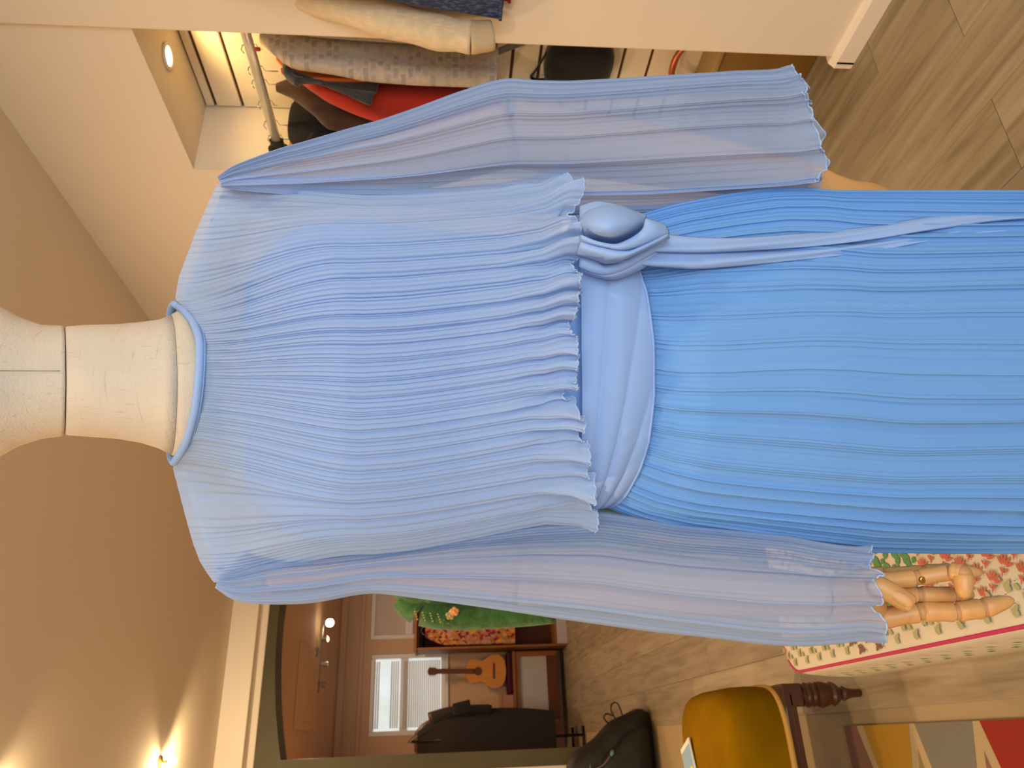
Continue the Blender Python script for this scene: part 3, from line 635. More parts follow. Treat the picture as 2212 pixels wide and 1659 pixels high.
t = thing('ceiling_hatch', 'rectangular moulded hatch panel in the far room ceiling', 'hatch', (0.44, 6.45, 2.33))
bm = B(); box(bm, (-0.31, -0.35, -0.014), (0.31, 0.35, 0), 0.006, 2); obj('frame', bm, M['farwall'], t)
bm = B(); box(bm, (-0.25, -0.29, -0.02), (0.25, 0.29, -0.012), 0.004, 2); obj('panel', bm, M['farwall'], t)

M['pine'] = mat('orange_brown_pine', (0.26, 0.10, 0.022, 1), 0.5, noise=(4, .25, (6, 6, .6)))
M['darkwood'] = mat('dark_wardrobe_inside', (0.10, 0.032, 0.012, 1), 0.7)
M['whitepanel'] = mat('pale_grey_panel', (0.42, 0.38, 0.35, 1), 0.6)
t = thing('open_wardrobe', 'tall open brown wooden wardrobe frame behind the floral dress', 'wardrobe', (0.835, 7.98, 0.0))
for x in (0.0, 0.62):
    bm = B(); box(bm, (x, -0.22, 0.0), (x+0.022, 0.22, 1.50), 0.003, 1); obj('side_panel', bm, M['pine'], t)
bm = B(); box(bm, (0.022, 0.20, 0.06), (0.62, 0.22, 1.50)); obj('back_panel', bm, M['darkwood'], t)
bm = B(); box(bm, (-0.01, -0.23, 1.502), (0.652, 0.23, 1.53), 0.004, 1); obj('top', bm, M['pine'], t)
bm = B(); box(bm, (0.024, -0.2, 0.10), (0.618, 0.198, 0.12)); obj('shelf', bm, M['pine'], t)
bm = B(); box(bm, (0.024, -0.21, 0.0), (0.618, -0.195, 0.098)); obj('plinth', bm, M['whitepanel'], t)
bm = B(); tube(bm, [(0.024, 0, 1.44), (0.618, 0, 1.44)], 0.012, 10); obj('hanging_rail', bm, M['black_metal'], t, True)
M['floral'] = ramp_mat('red_orange_floral', [(0.0, (0.34, 0.16, 0.08, 1)), (0.3, (0.16, 0.02, 0.03, 1)), (0.42, (0.45, 0.16, 0.03, 1)), (0.55, (0.42, 0.22, 0.14, 1)), (0.72, (0.30, 0.03, 0.04, 1)), (0.85, (0.55, 0.27, 0.05, 1))], 'voronoi', 34)
t = thing('floral_dress', 'red and orange floral dress hanging in the far wardrobe', 'dress', (1.03, 7.86, 0.0))
P = np.zeros((24, 48, 3))
for i in range(24):
    q = i/23; W = 0.07+0.075*min(1, q*5)+0.01*q
    for j in range(48):
        a = 2*PI*j/48; P[i, j] = (W*math.copysign(abs(math.cos(a))**.8, math.cos(a)), -(0.05+0.012*math.sin(9*a+3*q))*math.sin(a), 1.42-0.90*q)
grid('body', P, M['floral'], t, closed=True)
bm = B(); tube(bm, spline([(-0.05, 0, 1.41), (-0.03, -.01, 1.45), (0, 0, 1.465), (0.03, -.01, 1.45), (0.05, 0, 1.41)], 14), 0.004, 6); tube(bm, [(0, 0.0, 1.465), (0, 0.12, 1.454)], 0.003, 6); obj('hanger', bm, M['grey_metal'], t, True)

# sideboard with burgundy runner, boxes, guitar
t = thing('sideboard', 'low wooden sideboard with pale panel under the guitar', 'sideboard', (0.52, 8.12, 0))
bm = B(); box(bm, (-0.42, -0.12, 0.51), (0.305, 0.2, 0.54), 0.004, 1); obj('top', bm, M['pine'], t)
for x in (-0.40, 0.25):
    bm = B(); box(bm, (x, -0.11, 0.08), (x+0.05, 0.19, 0.51), 0.003, 1); obj('side_panel', bm, M['pine'], t)
bm = B(); box(bm, (-0.35, -0.105, 0.47), (0.25, -0.07, 0.51)); obj('rail', bm, M['pine'], t)
bm = B(); box(bm, (-0.35, -0.105, 0.08), (0.25, -0.07, 0.19)); obj('bottom_rail', bm, M['darkwood'], t)
bm = B(); box(bm, (-0.35, -0.085, 0.19), (0.25, -0.07, 0.47)); obj('door_panel', bm, M['whitepanel'], t)
M['burgundy'] = mat('burgundy_cloth', (0.055, 0.008, 0.018, 1), 0.9, bump=(60, .3))
t = thing('burgundy_cushion', 'long burgundy cushion on the sideboard below the guitar', 'cushion', (0.66, 8.13, 0.541))
bm = B(); box(bm, (-0.24, -0.12, 0), (0.16, 0.12, 0.055), 0.02, 3); obj('pad', bm, M['burgundy'], t, True)
bm = B(); tube(bm, [(x, y, 0.0275) for x, y in rr(-0.241, -0.121, 0.161, 0.121, 0.02, 4)+[(0.161, 0.101)]], 0.004, 6); obj('piping', bm, M['burgundy'], t, True)
M['pinkbox'] = mat('dusty_pink_card', (0.40, 0.20, 0.13, 1), 0.8)
def carton(label, loc, s, m):
    t = thing('cardboard_box', label, 'box', loc)
    bm = B(); box(bm, (-s[0]/2, -s[1]/2, 0), (s[0]/2, s[1]/2, s[2]*0.8), 0.003, 1); obj('body', bm, m, t)
    bm = B(); box(bm, (-s[0]/2-.004, -s[1]/2-.004, s[2]*0.8+.0005), (s[0]/2+.004, s[1]/2+.004, s[2]), 0.003, 1); obj('lid', bm, m, t)
carton('dusty pink lidded box at the left end of the sideboard', (0.31, 8.09, 0.541), (0.20, 0.16, 0.14), M['pinkbox'])
carton('brown lidded box on the sideboard beside the dark coats', (0.165, 8.05, 0.541), (0.07, 0.10, 0.10), M['pine'])
M['guitar_top'] = mat('orange_spruce_lacquer', (0.52, 0.19, 0.012, 1), 0.45, noise=(10, .12, (6, 1, .5)), coat=.1)
M['guitar_side'] = mat('guitar_side_wood', (0.30, 0.09, 0.02, 1), 0.3, coat=.4)
t = thing('acoustic_guitar', 'orange acoustic guitar standing upright on the sideboard', 'guitar', (0.635, 8.06, 0.602), 0)
t.rotation_euler = (math.radians(-6), math.radians(2), 0)
hwp = [(0.0, 0.004), (0.012, 0.09), (0.05, 0.145), (0.11, 0.162), (0.17, 0.148), (0.225, 0.112), (0.26, 0.100), (0.30, 0.108), (0.345, 0.116), (0.38, 0.100), (0.402, 0.055), (0.408, 0.004)]
S_ = spline([(0, hw_, z_) for z_, hw_ in hwp], 40)
poly = [(p.y, p.z) for p in S_]+[(-p.y, p.z) for p in S_[::-1]]
bm = B(); prism(bm, poly, 1, -0.035, 0.05); obj('body_shell', bm, M['guitar_side'], t, True, angle=50)
bm = B(); prism(bm, [(x*0.985, 0.2+(z-0.2)*0.985) for x, z in poly], 1, -0.039, -0.0352); obj('soundboard', bm, M['guitar_top'], t, True, angle=50)
bm = B(); lathe(bm, [(0.001, 0.0), (0.042, 0.0), (0.042, 0.002), (0.001, 0.002)], 24, Matrix.Translation((0, -0.0392, 0.285)) @ Matrix.Rotation(PI/2, 4, 'X')); obj('sound_hole', bm, M['darkwood'], t)
bm = B(); box(bm, (-0.075, -0.048, 0.115), (0.075, -0.0392, 0.135), 0.003, 1); obj('bridge', bm, M['darkwood'], t)
bm = B(); box(bm, (-0.024, -0.055, 0.325), (0.024, -0.040, 0.70), 0.004, 1); obj('neck', bm, M['darkwood'], t)
bm = B(); prism(bm, [(-0.026, 0.70), (0.026, 0.70), (0.036, 0.735), (0.034, 0.79), (0.0, 0.80), (-0.034, 0.79), (-0.036, 0.735)], 1, -0.05, -0.035); hd = obj('headstock', bm, M['darkwood'], t)
for k in range(6):
    bm = B(); sx = -1 if k < 3 else 1; tube(bm, [(sx*0.033, -0.042, 0.725+0.025*(k % 3)), (sx*0.05, -0.042, 0.725+0.025*(k % 3))], 0.005, 8); obj('tuning_peg', bm, M['chrome'], hd, True)

# coat stand with dark coats against the left wall of the far room
t = thing('coat_rack', 'dark metal coat rack carrying the dark coats in the far room', 'rack', (0.0, 7.3, 0))
bm = B(); tube(bm, [(0.02, 0.42, 0.02), (0.02, 0.42, 1.50)], 0.012, 10); obj('post', bm, M['black_metal'], t, True)
bm = B(); tube(bm, [(0.02, -0.20, 0.02), (0.02, -0.20, 1.50)], 0.012, 10); obj('post', bm, M['black_metal'], t, True)
bm = B(); tube(bm, [(0.02, -0.20, 1.50), (0.02, 0.42, 1.50)], 0.012, 10); obj('top_rail', bm, M['black_metal'], t, True)
for y in (-0.20, 0.42):
    bm = B(); tube(bm, [(-0.15, y, 0.015), (0.09, y, 0.015)], 0.012, 10); obj('foot', bm, M['black_metal'], t, True)
M['leather'] = mat('brown_leather', (0.10, 0.035, 0.015, 1), 0.35)
M['quiltblack'] = mat('black_quilted_cloth', (0.016, 0.013, 0.012, 1), 0.8, bump=(40, .6, (1, 1, 3)))
def rack_coat(label, y, zsh, zhem, m, hw, name='dark_coat', cat='coat', bulge=0):
    t = thing(name, label, cat, (0.02, y, 0), 0, 'coats on the far rack')
    P = np.zeros((26, 48, 3)); s0 = random.random()*5
    for i in range(26):
        q = i/25; W = hw*(0.35+0.65*min(1, q*6)**.6)*(1+bulge*math.sin(q*PI)); d = 0.02+0.045*min(1, q*4)
        for j in range(48):
            a = 2*PI*j/48; c, s = math.cos(a), math.sin(a)
            P[i, j] = (W*math.copysign(abs(c)**.7, c)+0.004*math.sin(7*a+s0), -d*s, zsh+0.03-(zsh+0.03-zhem)*q-(0.10*abs(c)**2*min(1, q*6) if q < .5 else 0.1*abs(c)**2*(2-2*q)))
    grid('body', P, m, t, closed=True)
    bm = B(); tube(bm, [(0, 0, zsh), (0, 0, 1.475), (0.012, 0, 1.49), (0.014, 0, 1.51), (0, 0, 1.522), (-0.012, 0, 1.512)], 0.003, 6); obj('hanger_hook', bm, M['grey_metal'], t, True)
    for sx in (-1, 1):
        bm = B(); tube(bm, spline([(sx*(hw-.03), 0, zsh-.10), (sx*(hw+.02), -.02, zsh-.3), (sx*(hw+.03), -.04, zsh-.62)], 10), [0.055-0.002*k for k in range(10)], 12, .8, ref=(0, 1, 0)); obj('sleeve', bm, m, t, True)
    return t
rack_coat('long black quilted coat nearest on the far coat rack', 7.14, 1.43, 0.26, M['quiltblack'], 0.20, bulge=.2)
rack_coat('brown leather jacket behind the black quilted coat', 7.30, 1.46, 0.75, M['leather'], 0.21, 'leather_jacket', 'jacket')
rack_coat('long dark coat behind the leather jacket on the far rack', 7.46, 1.44, 0.32, M['black'], 0.22, bulge=.1)
t = thing('dark_pouch', 'small flat dark pouch hanging in front of the black quilted coat', 'bag', (0.29, 6.98, 1.0))
bm = B(); box(bm, (-0.045, -0.018, 0.0), (0.045, 0.018, 0.155), 0.01, 3, Matrix.Rotation(-0.2, 4, 'Y')); obj('pouch', bm, M['black_cloth'], t, True, angle=40)
bm = B(); tube(bm, spline([(-0.03, 0, 0.15), (-0.15, 0.05, 0.36), (-0.25, 0.12, 0.515), (-0.26, 0.14, 0.50), (-0.06, 0.0, 0.155)], 24), 0.003, 6); obj('strap', bm, M['black_cloth'], t, True)

# green crochet dress on a dress form, this side of the arch
M['crochet'] = mat('green_crochet', (0.055, 0.17, 0.045, 1), 0.9, noise=(30, .45), bump=(90, 1.0), sheen=.2)
M['holes'] = mat('pale_openwork', (0.42, 0.36, 0.16, 1), 0.9)
t = thing('green_crochet_dress', 'green crochet dress with openwork sleeve behind the blue sleeve', 'dress', (0.64, 2.82, 0), -YAW)
P = np.zeros((40, 72, 3))
for i in range(40):
    q = i/39; z = 1.43-0.93*q
    W = np.interp(q, [0, .04, .10, .3, .6, 1], [0.07, 0.17, 0.20, 0.175, 0.20, 0.235]); d = np.interp(q, [0, .1, .3, 1], [0.05, 0.10, 0.12, 0.14])
    for j in range(72):
        a = 2*PI*j/72; k = 1+0.03*q*math.sin(11*a+2*q)
        P[i, j] = (W*k*math.cos(a), -d*k*math.sin(a), z)
grid('body', P, M['crochet'], t, closed=True)
bm = B(); tube(bm, spline([(-0.15, 0, 1.37), (-0.20, -0.01, 1.31), (-0.225, -0.02, 1.18), (-0.215, -0.05, 0.95), (-0.20, -0.07, 0.80)], 18), [0.05, .052, .054, .055, .055, .054, .053, .052, .05, .05, .049, .048, .047, .046, .046, .045, .045, .045], 16); obj('sleeve', bm, M['crochet'], t, True)
bm = B()
for r in range(5):
    for c in range(4):
        ball(bm, (-0.215+0.010*c-0.004*r, -0.075-0.002*c, 1.31-0.028*r+0.003*c), 0.0032, (1, .5, 1.0), 8)
o = obj('openwork', bm, M['holes'], t, True); o['kind'] = 'stuff'
M['peach'] = mat('peach_crochet_flower', (0.75, 0.36, 0.13, 1), 0.9)
for k, (x, y, z, m) in enumerate(((-0.20, -0.088, 1.19, M['holes']), (-0.185, -0.092, 1.175, M['peach']), (-0.215, -0.085, 1.21, M['crochet']))):
    bm = B()
    for p in range(5): ball(bm, (x+0.010*math.cos(p*1.256), y, z+0.010*math.sin(p*1.256)), 0.008, (1, .5, 1), 10)
    ball(bm, (x, y-.004, z), 0.006, n=10); obj('flower', bm, m, t, True)
t = thing('dress_form_stand', 'black dress form stand under the green crochet dress', 'stand', (0.64, 2.82, 0))
bm = B(); lathe(bm, [(0.001, 0), (0.13, 0), (0.13, 0.012), (0.02, 0.025), (0.001, 0.03)], 28); obj('base', bm, M['black_metal'], t, True, angle=40)
bm = B(); tube(bm, [(0, 0, 0.02), (0, 0, 1.2)], 0.014, 12); obj('pole', bm, M['black_metal'], t, True)
bm = B(); lathe(bm, [(0.001, 0.65), (0.09, 0.66), (0.10, 0.8), (0.085, 1.05), (0.10, 1.25), (0.09, 1.36), (0.05, 1.42), (0.045, 1.47), (0.001, 1.475)], 24); obj('torso', bm, M['quilt'], t, True)

# ------------------------------------------------------------------ the mannequin and the blue dress
# both stand at one spot; cloth and body are drawn in the dress's own frame (x right, y away from the viewer, z up);
# survey() turns a measurement taken off the upright picture, plus its depth, into that frame
D0 = 0.85
BASE = (math.sin(YAW)*D0, math.cos(YAW)*D0, 0)
cp, sp_ = math.cos(PITCH), math.sin(PITCH)
def survey(u, v, y):
    u, v, y = np.broadcast_arrays(np.asarray(u, float), np.asarray(v, float), np.asarray(y, float))
    yc = -(v-1106)/FPX; s = (D0+y)/(cp+yc*sp_)
    return np.stack([(u-829.5)/FPX*s, y, CAM_H+s*(yc*cp-sp_)], axis=-1)
def sv(u, v, y): return Vector(survey(u, v, y).tolist())
def sstep(a, b, x): t = np.clip((x-a)/(b-a), 0, 1); return t*t*(3-2*t)
def smooth1(a, k):
    ker = np.hanning(k+2)[1:-1]; ker /= ker.sum(); p = np.pad(a, (k//2, k//2), mode='edge'); return np.convolve(p, ker, 'valid')[:len(a)]
def pinterp(x, xs, ys, k=0):
    r = np.interp(x, xs, ys); return smooth1(r, k) if k else r
def phases(edges, s):
    """piecewise phase: each interval between edges is one pleat"""
    e = np.asarray(edges); return np.interp(s, e, np.arange(len(e), dtype=float))
def rnd_edges(n, jit, seed):
    r = np.random.default_rng(seed); wv = 1+jit*(r.random(n)*2-1); return np.concatenate([[0], np.cumsum(wv)/wv.sum()])
def displace(P, closed, du, dn):
    """move along the cloth (du) and out of it (dn), metres"""
    if closed: T = np.roll(P, -1, 1)-np.roll(P, 1, 1)
    else: T = np.gradient(P, axis=1)
    T = T/np.maximum(np.linalg.norm(T, axis=2, keepdims=True), 1e-9)
    V = np.gradient(P, axis=0); V = V/np.maximum(np.linalg.norm(V, axis=2, keepdims=True), 1e-9)
    Nn = np.cross(T, V); Nn = Nn/np.maximum(np.linalg.norm(Nn, axis=2, keepdims=True), 1e-9)
    return P+T*du[..., None]+Nn*dn[..., None]
def pleat(phi, lean=0.5):
    """(sideways, outward, density) of a rounded leaning pleat"""
    a = 2*PI*phi
    return np.sin(a), -np.cos(a+lean), 0.5-0.5*np.cos(a)

BLUE = (0.47, 0.62, 0.87, 1)
C_over = chiffon('blue_chiffon_overlay', BLUE, 0.74, 0.97, 0.30)
C_sleeve = chiffon('blue_chiffon_sleeve', (0.45, 0.59, 0.84, 1), 0.54, 0.92, 0.35)
C_skirt = chiffon('blue_chiffon_skirt', (0.185, 0.405, 0.80, 1), 0.96, 1.0, 0.15)
C_hem = chiffon('blue_chiffon_rolled_hem', (0.52, 0.68, 0.92, 1), 0.9, 0.95, 0.3)
C_sash = chiffon('blue_satin_sash', (0.30, 0.45, 0.76, 1), 1, 1, 0.05)
C_line = chiffon('blue_lining', (0.22, 0.40, 0.76, 1), 1, 1, 0.0)

man = thing('mannequin', 'linen covered mannequin with jointed tan hands wearing the blue dress', 'mannequin', BASE, -YAW)
dress = thing('pleated_dress', 'long sky blue pleated chiffon dress with sash on the mannequin', 'dress', BASE, -YAW)
M['linen'] = mat('natural_linen', (0.57, 0.50, 0.40, 1), 0.9, noise=(26, .06), bump=(420, .25))
def linen_slubs(m):
    nt = m.node_tree; N = nt.nodes; K = nt.links.new; b = N['Principled BSDF']; src = b.inputs['Base Color'].links[0].from_socket
    tc = N.new('ShaderNodeTexCoord'); prev = src
    for st in ((9, 9, 130), (130, 130, 9)):
        mp = N.new('ShaderNodeMapping'); mp.inputs['Scale'].default_value = st; K(tc.outputs['Object'], mp.inputs[0])
        n = N.new('ShaderNodeTexNoise'); n.inputs['Scale'].default_value = 3; n.inputs['Detail'].default_value = 2; K(mp.outputs[0], n.inputs['Vector'])
        r = N.new('ShaderNodeValToRGB'); r.color_ramp.elements[0].position = 0.27; r.color_ramp.elements[1].position = 0.36; r.color_ramp.elements[0].color = (0.86, 0.82, 0.76, 1); r.color_ramp.elements[1].color = (1, 1, 1, 1); K(n.outputs[0], r.inputs[0])
        mx = N.new('ShaderNodeMixRGB'); mx.blend_type = 'MULTIPLY'; mx.inputs[0].default_value = 1; K(prev, mx.inputs[1]); K(r.outputs[0], mx.inputs[2]); prev = mx.outputs[0]
    K(prev, b.inputs['Base Color'])
linen_slubs(M['linen'])
M['skin'] = mat('tan_jointed_plastic', (0.60, 0.31, 0.105, 1), 0.38, noise=(5, .06), spec=.4)
M['skin_dark'] = mat('tan_joint_ball', (0.50, 0.25, 0.10, 1), 0.45)
M['arm'] = mat('peach_arm_cover', (0.60, 0.40, 0.29, 1), 0.6)
def body_rings(rows, n=56):
    """rows: (u_left, u_right, v, y_centre, half depth, tilt in v at the front)"""
    out = []
    for ul, ur, v, yc_, hd_, tl in rows:
        ring = []
        for j in range(n):
            a = 2*PI*j/n; c, s = math.cos(a), math.sin(a)
            ring.append(sv((ul+ur)/2, v, 0)+Vector((0, 0, 0)))
            p = sv((ul+ur)/2+(ur-ul)/2*c, v, 0); q = ring[-1]
            ring[-1] = Vector((p.x, yc_-hd_*s, q.z-tl*s))
        out.append(ring)
    return out
# head (lower half is in view), neck, seam band
rows = [(719, 954, 138, 0.0, 0.060, .031)]+[(716, 956, 130, 0.0, 0.061, .031), (711, 957, 90, 0.0, 0.064, .029), (696, 974, 45, -0.003, 0.073, .025), (670, 1001, 0, -0.008, 0.086, .020), (660, 1012, -60, -0.01, 0.096, .012), (652, 1018, -130, -0.008, 0.100, 0), (665, 1003, -210, 0.0, 0.098, 0), (710, 956, -290, 0.01, 0.075, 0), (790, 870, -330, 0.01, 0.03, 0)]
bm = B(); loft(bm, body_rings(rows)); obj('head', bm, M['linen'], man, True)
rows = [(722, 951, 139, 0.0, 0.059, .031), (719, 954, 145, 0.0, 0.0605, .031), (716, 957, 185, 0.0, 0.062, .030), (711, 959, 250, 0.002, 0.064, .030), (702, 964, 300, 0.004, 0.067, .031), (690, 969, 336, 0.006, 0.072, 0.033), (676, 980, 362, 0.008, 0.079, 0.035)]
bm = B(); loft(bm, body_rings(rows)); obj('neck', bm, M['linen'], man, True)
rows = [(676, 980, 362.5, 0.008, 0.0785, 0.035), (670, 987, 372, 0.010, 0.081, 0.037), (668, 990, 384, 0.012, 0.082, 0.039), (690, 970, 408, 0.012, 0.080, 0.036), (720, 940, 430, 0.012, 0.07, 0.03)]
bm = B(); loft(bm, body_rings(rows)); obj('neck_base', bm, M['linen'], man, True)
def seam(part, u0, v0, v1, yf):
    bm = B(); pts = []
    for i in range(16):
        v = v0+(v1-v0)*i/15; p = sv(u0, v, 0); pts.append((p.x, float(np.interp(v, *yf))-.0002, p.z-float(np.interp(v, [-60, 0, 45, 90, 130], [.012, .020, .025, .029, .031]))))
    tube(bm, pts, 0.00045, 5); obj('seam', bm, mat('linen_seam_thread', (0.36, 0.29, 0.21, 1), 0.9), part, True)
seam(bpy.data.objects['head'], 856, -10, 128, ([-60, 0, 45, 90, 130], [-.106, -.094, -.076, -.064, -.061]))
# torso with a pole and base below
rows = [(0.10, 0.045, 1.425), (0.145, 0.055, 1.39), (0.150, 0.070, 1.33), (0.150, 0.085, 1.25), (0.148, 0.088, 1.17), (0.145, 0.086, 1.08), (0.140, 0.080, 1.02), (0.155, 0.090, 0.94), (0.170, 0.098, 0.84), (0.165, 0.09, 0.76), (0.12, 0.06, 0.72)]
bm = B(); loft(bm, [[Vector((a*math.cos(2*PI*j/40), 0.012-b*math.sin(2*PI*j/40), z)) for j in range(40)] for a, b, z in rows]); obj('torso', bm, M['linen'], man, True)
bm = B(); tube(bm, [(0, 0.01, 0.012), (0, 0.01, 0.74)], 0.014, 14); obj('stand_pole', bm, M['chrome'], man, True)
bm = B(); lathe(bm, [(0.001, 0), (0.15, 0), (0.15, 0.008), (0.03, 0.014), (0.02, 0.03), (0.001, 0.03)], 36); obj('stand_base', bm, M['chrome'], man, True, angle=40)
# arms
def limb(name, pts, rad, m, parent, n=20):
    bm = B(); q = spline(pts, 20); k = len(rad)-1
    tube(bm, q, [float(np.interp(i/19*k, range(k+1), rad)) for i in range(20)], n); return obj(name, bm, m, parent, True)
limb('upper_arm', [sv(1238, 575, 0.03), sv(1288, 800, 0.025), sv(1365, 1100, 0.025)], [0.024, 0.034, 0.036], M['arm'], man)
limb('forearm', [sv(1370, 1106, 0.03), sv(1325, 1400, 0.02), sv(1265, 1735, 0.0)], [0.040, 0.036, 0.024], M['arm'], man)
limb('upper_arm', [sv(436, 585, 0.03), sv(460, 800, 0.02), sv(425, 1120, 0.015)], [0.024, 0.034, 0.036], M['arm'], man)
limb('forearm', [sv(424, 1126, 0.015), sv(400, 1450, -0.02), sv(368, 1790, -0.072)], [0.038, 0.033, 0.021], M['arm'], man)

# jointed hands
def finger(hand, joints, radii, tip=True, screws=()):
    for i in range(len(joints)-1):
        a, b = Vector(joints[i]), Vector(joints[i+1]); r0, r1 = radii[i], radii[i+1]; d = (b-a); L = d.length; last = i == len(joints)-2
        bm = B()
        if last and tip:
            prof = [(0.55, 0.02), (0.85, 0.05), (1.0, 0.16), (0.98, 0.35), (0.93, 0.6), (0.82, 0.80), (0.6, 0.93), (0.3, 0.99), (0.05, 1.0)]
        else:
            prof = [(0.55, 0.03), (0.9, 0.06), (1.0, 0.14), (0.95, 0.4), (0.93, 0.6), (1.0, 0.84), (0.96, 0.90), (0.7, 0.91)]
        x, y = frame(d); rings = []
        for k, t_ in prof:
            c = a+d*t_; rr_ = (r0+(r1-r0)*t_)*k
            rings.append([c+x*math.cos(2*PI*j/16)*rr_+y*math.sin(2*PI*j/16)*rr_ for j in range(16)])
        loft(bm, rings); s = obj('finger_segment', bm, M['skin'], hand, True, angle=55)
        if not (last and tip):
            bm = B(); ball(bm, b, r1*0.86, n=16); obj('joint_ball', bm, M['skin_dark'], hand, True)
        if i in screws:
            bm = B(); c = b+Vector((0, -r1*0.88, 0)); mx = Matrix.Translation(c) @ Matrix.Rotation(PI/2, 4, 'X')
            lathe(bm, [(0.001, -0.002), (0.0036, -0.002), (0.0036, 0.0014), (0.0026, 0.002), (0.001, 0.002)], 14, mx); obj('joint_screw', bm, M['brass'], hand, True, angle=40)
def hand_root(name, wrist, knuckles, widths):
    bm = B(); rings = []
    for (p, hx_, hy_) in widths:
        rings.append([Vector(p)+Vector((hx_*math.copysign(abs(math.cos(2*PI*j/20))**.8, math.cos(2*PI*j/20)), hy_*math.sin(2*PI*j/20), 0)) for j in range(20)])
    loft(bm, rings); return obj(name, bm, M['skin'], man, True, angle=60)
hy = -0.074
h1 = hand_root('hand', None, None, [(sv(368, 1784, hy), 0.020, 0.017), (sv(367, 1800, hy), 0.023, 0.018), (sv(364, 1840, hy), 0.030, 0.017), (sv(362, 1880, hy+.004), 0.037, 0.015), (sv(362, 1900, hy+.006), 0.038, 0.013), (sv(362, 1908, hy+.006), 0.034, 0.008)])
finger(h1, [sv(403, 1893, hy-.004), sv(411, 1982, hy-.014), sv(423, 2052, hy-.024)], [0.0100, 0.0092, 0.0088], tip=False, screws=(0, 1))
finger(h1, [sv(427, 2052, hy-.026), sv(420, 2080, hy-.036), sv(366, 2083, hy-.044)], [0.0095, 0.0105, 0.0085])
finger(h1, [sv(416, 1905, hy+.014), sv(424, 1995, hy+.016), sv(428, 2058, hy+.012), sv(421, 2121, hy+.004)], [0.0085, 0.0082, 0.0080, 0.0072])
finger(h1, [sv(376, 1900, hy+.004), sv(374, 1985, hy-.002), sv(374, 2064, hy-.008), sv(376, 2100, hy-.004)], [0.0102, 0.0098, 0.0090, 0.008])
finger(h1, [sv(322, 1896, hy+.004), sv(338, 1990, hy-.010), sv(337, 2066, hy-.018)], [0.0120, 0.0112, 0.0104], tip=False)
finger(h1, [sv(337, 2066, hy-.018), sv(345, 2122, hy-.022), sv(364, 2190, hy-.028)], [0.0104, 0.0112, 0.0072])
# thumb: flat-ended rod in front of the palm
a_, b_ = sv(404, 1880, hy-.020), sv(352, 1970, hy-.036); d_ = (b_-a_); fx, fy = frame(d_, (0, 1, 0)); bm = B(); rings = []
for t_, k_ in ((0, .55), (.12, .9), (.3, 1.0), (.6, .98), (.86, .97), (.96, .92), (.99, .80), (1.0, .55)):
    rings.append([a_+d_*t_+fx*math.cos(2*PI*j/20)*.0112*k_+fy*math.sin(2*PI*j/20)*.0098*k_ for j in range(20)])
loft(bm, rings); obj('thumb', bm, M['skin'], h1, True, angle=50)
nrm = d_.normalized().cross(fx).normalized(); nrm = nrm if nrm.y < 0 else -nrm
pn = a_+d_*0.72+nrm*0.0088; dn_ = d_.normalized()
bm = B(); ball(bm, (0, 0, 0), 1, (1, 1, 1), 16)
for v_ in bm.verts: v_.co = pn+fx*(v_.co.x*0.0058)+dn_*(math.copysign(abs(v_.co.y)**.7, v_.co.y)*0.0115)+nrm*(v_.co.z*0.0016)
nail = obj('thumb_nail', bm, M['skin'], h1, True)
hy2 = 0.012
h2 = hand_root('hand', None, None, [(sv(1266, 1728, hy2), 0.022, 0.018), (sv(1258, 1765, hy2), 0.024, 0.019), (sv(1243, 1800, hy2), 0.022, 0.019), (sv(1226, 1838, hy2), 0.024, 0.018), (sv(1212, 1880, hy2+.01), 0.030, 0.016), (sv(1200, 1915, hy2+.015), 0.030, 0.012)])
for k in range(4):
    u0 = 1172+k*18
    finger(h2, [sv(u0, 1915, hy2+.02), sv(u0-12, 1985, hy2+.024), sv(u0-18, 2045, hy2+.02), sv(u0-20, 2090, hy2+.012)], [0.0105, 0.010, 0.0095, 0.008])
finger(h2, [sv(1222, 1842, hy2-.012), sv(1205, 1885, hy2-.018), sv(1192, 1925, hy2-.016)], [0.0125, 0.0125, 0.010])

# --- lining body under the overlay
rows = [(570, 1090, 540, 0.012, 0.046), (505, 1160, 620, 0.005, 0.070), (496, 1172, 690, -0.003, 0.088), (490, 1178, 745, -0.006, 0.097), (490, 1178, 790, -0.007, 0.102), (505, 1165, 900, 0.0, 0.096), (530, 1150, 1060, 0.0, 0.088), (556, 1150, 1190, 0.0, 0.084), (575, 1165, 1260, 0.0, 0.084)]
LR = []
for i in range(60):
    q = i/59*(len(rows)-1); r = [np.interp(q, range(len(rows)), [x[k] for x in rows]) for k in range(5)]
    th = np.linspace(0, 2*PI, 96, endpoint=False)
    base = survey((r[0]+r[1])/2+(r[1]-r[0])/2*np.cos(th), r[2], 0.0); base[:, 2] = base[:, 2].mean(); base[:, 1] = r[3]-r[4]*np.sin(th); LR.append(base)
grid('bodice_lining', np.array(LR), C_line, dress, closed=True, density=np.ones((60, 96)))

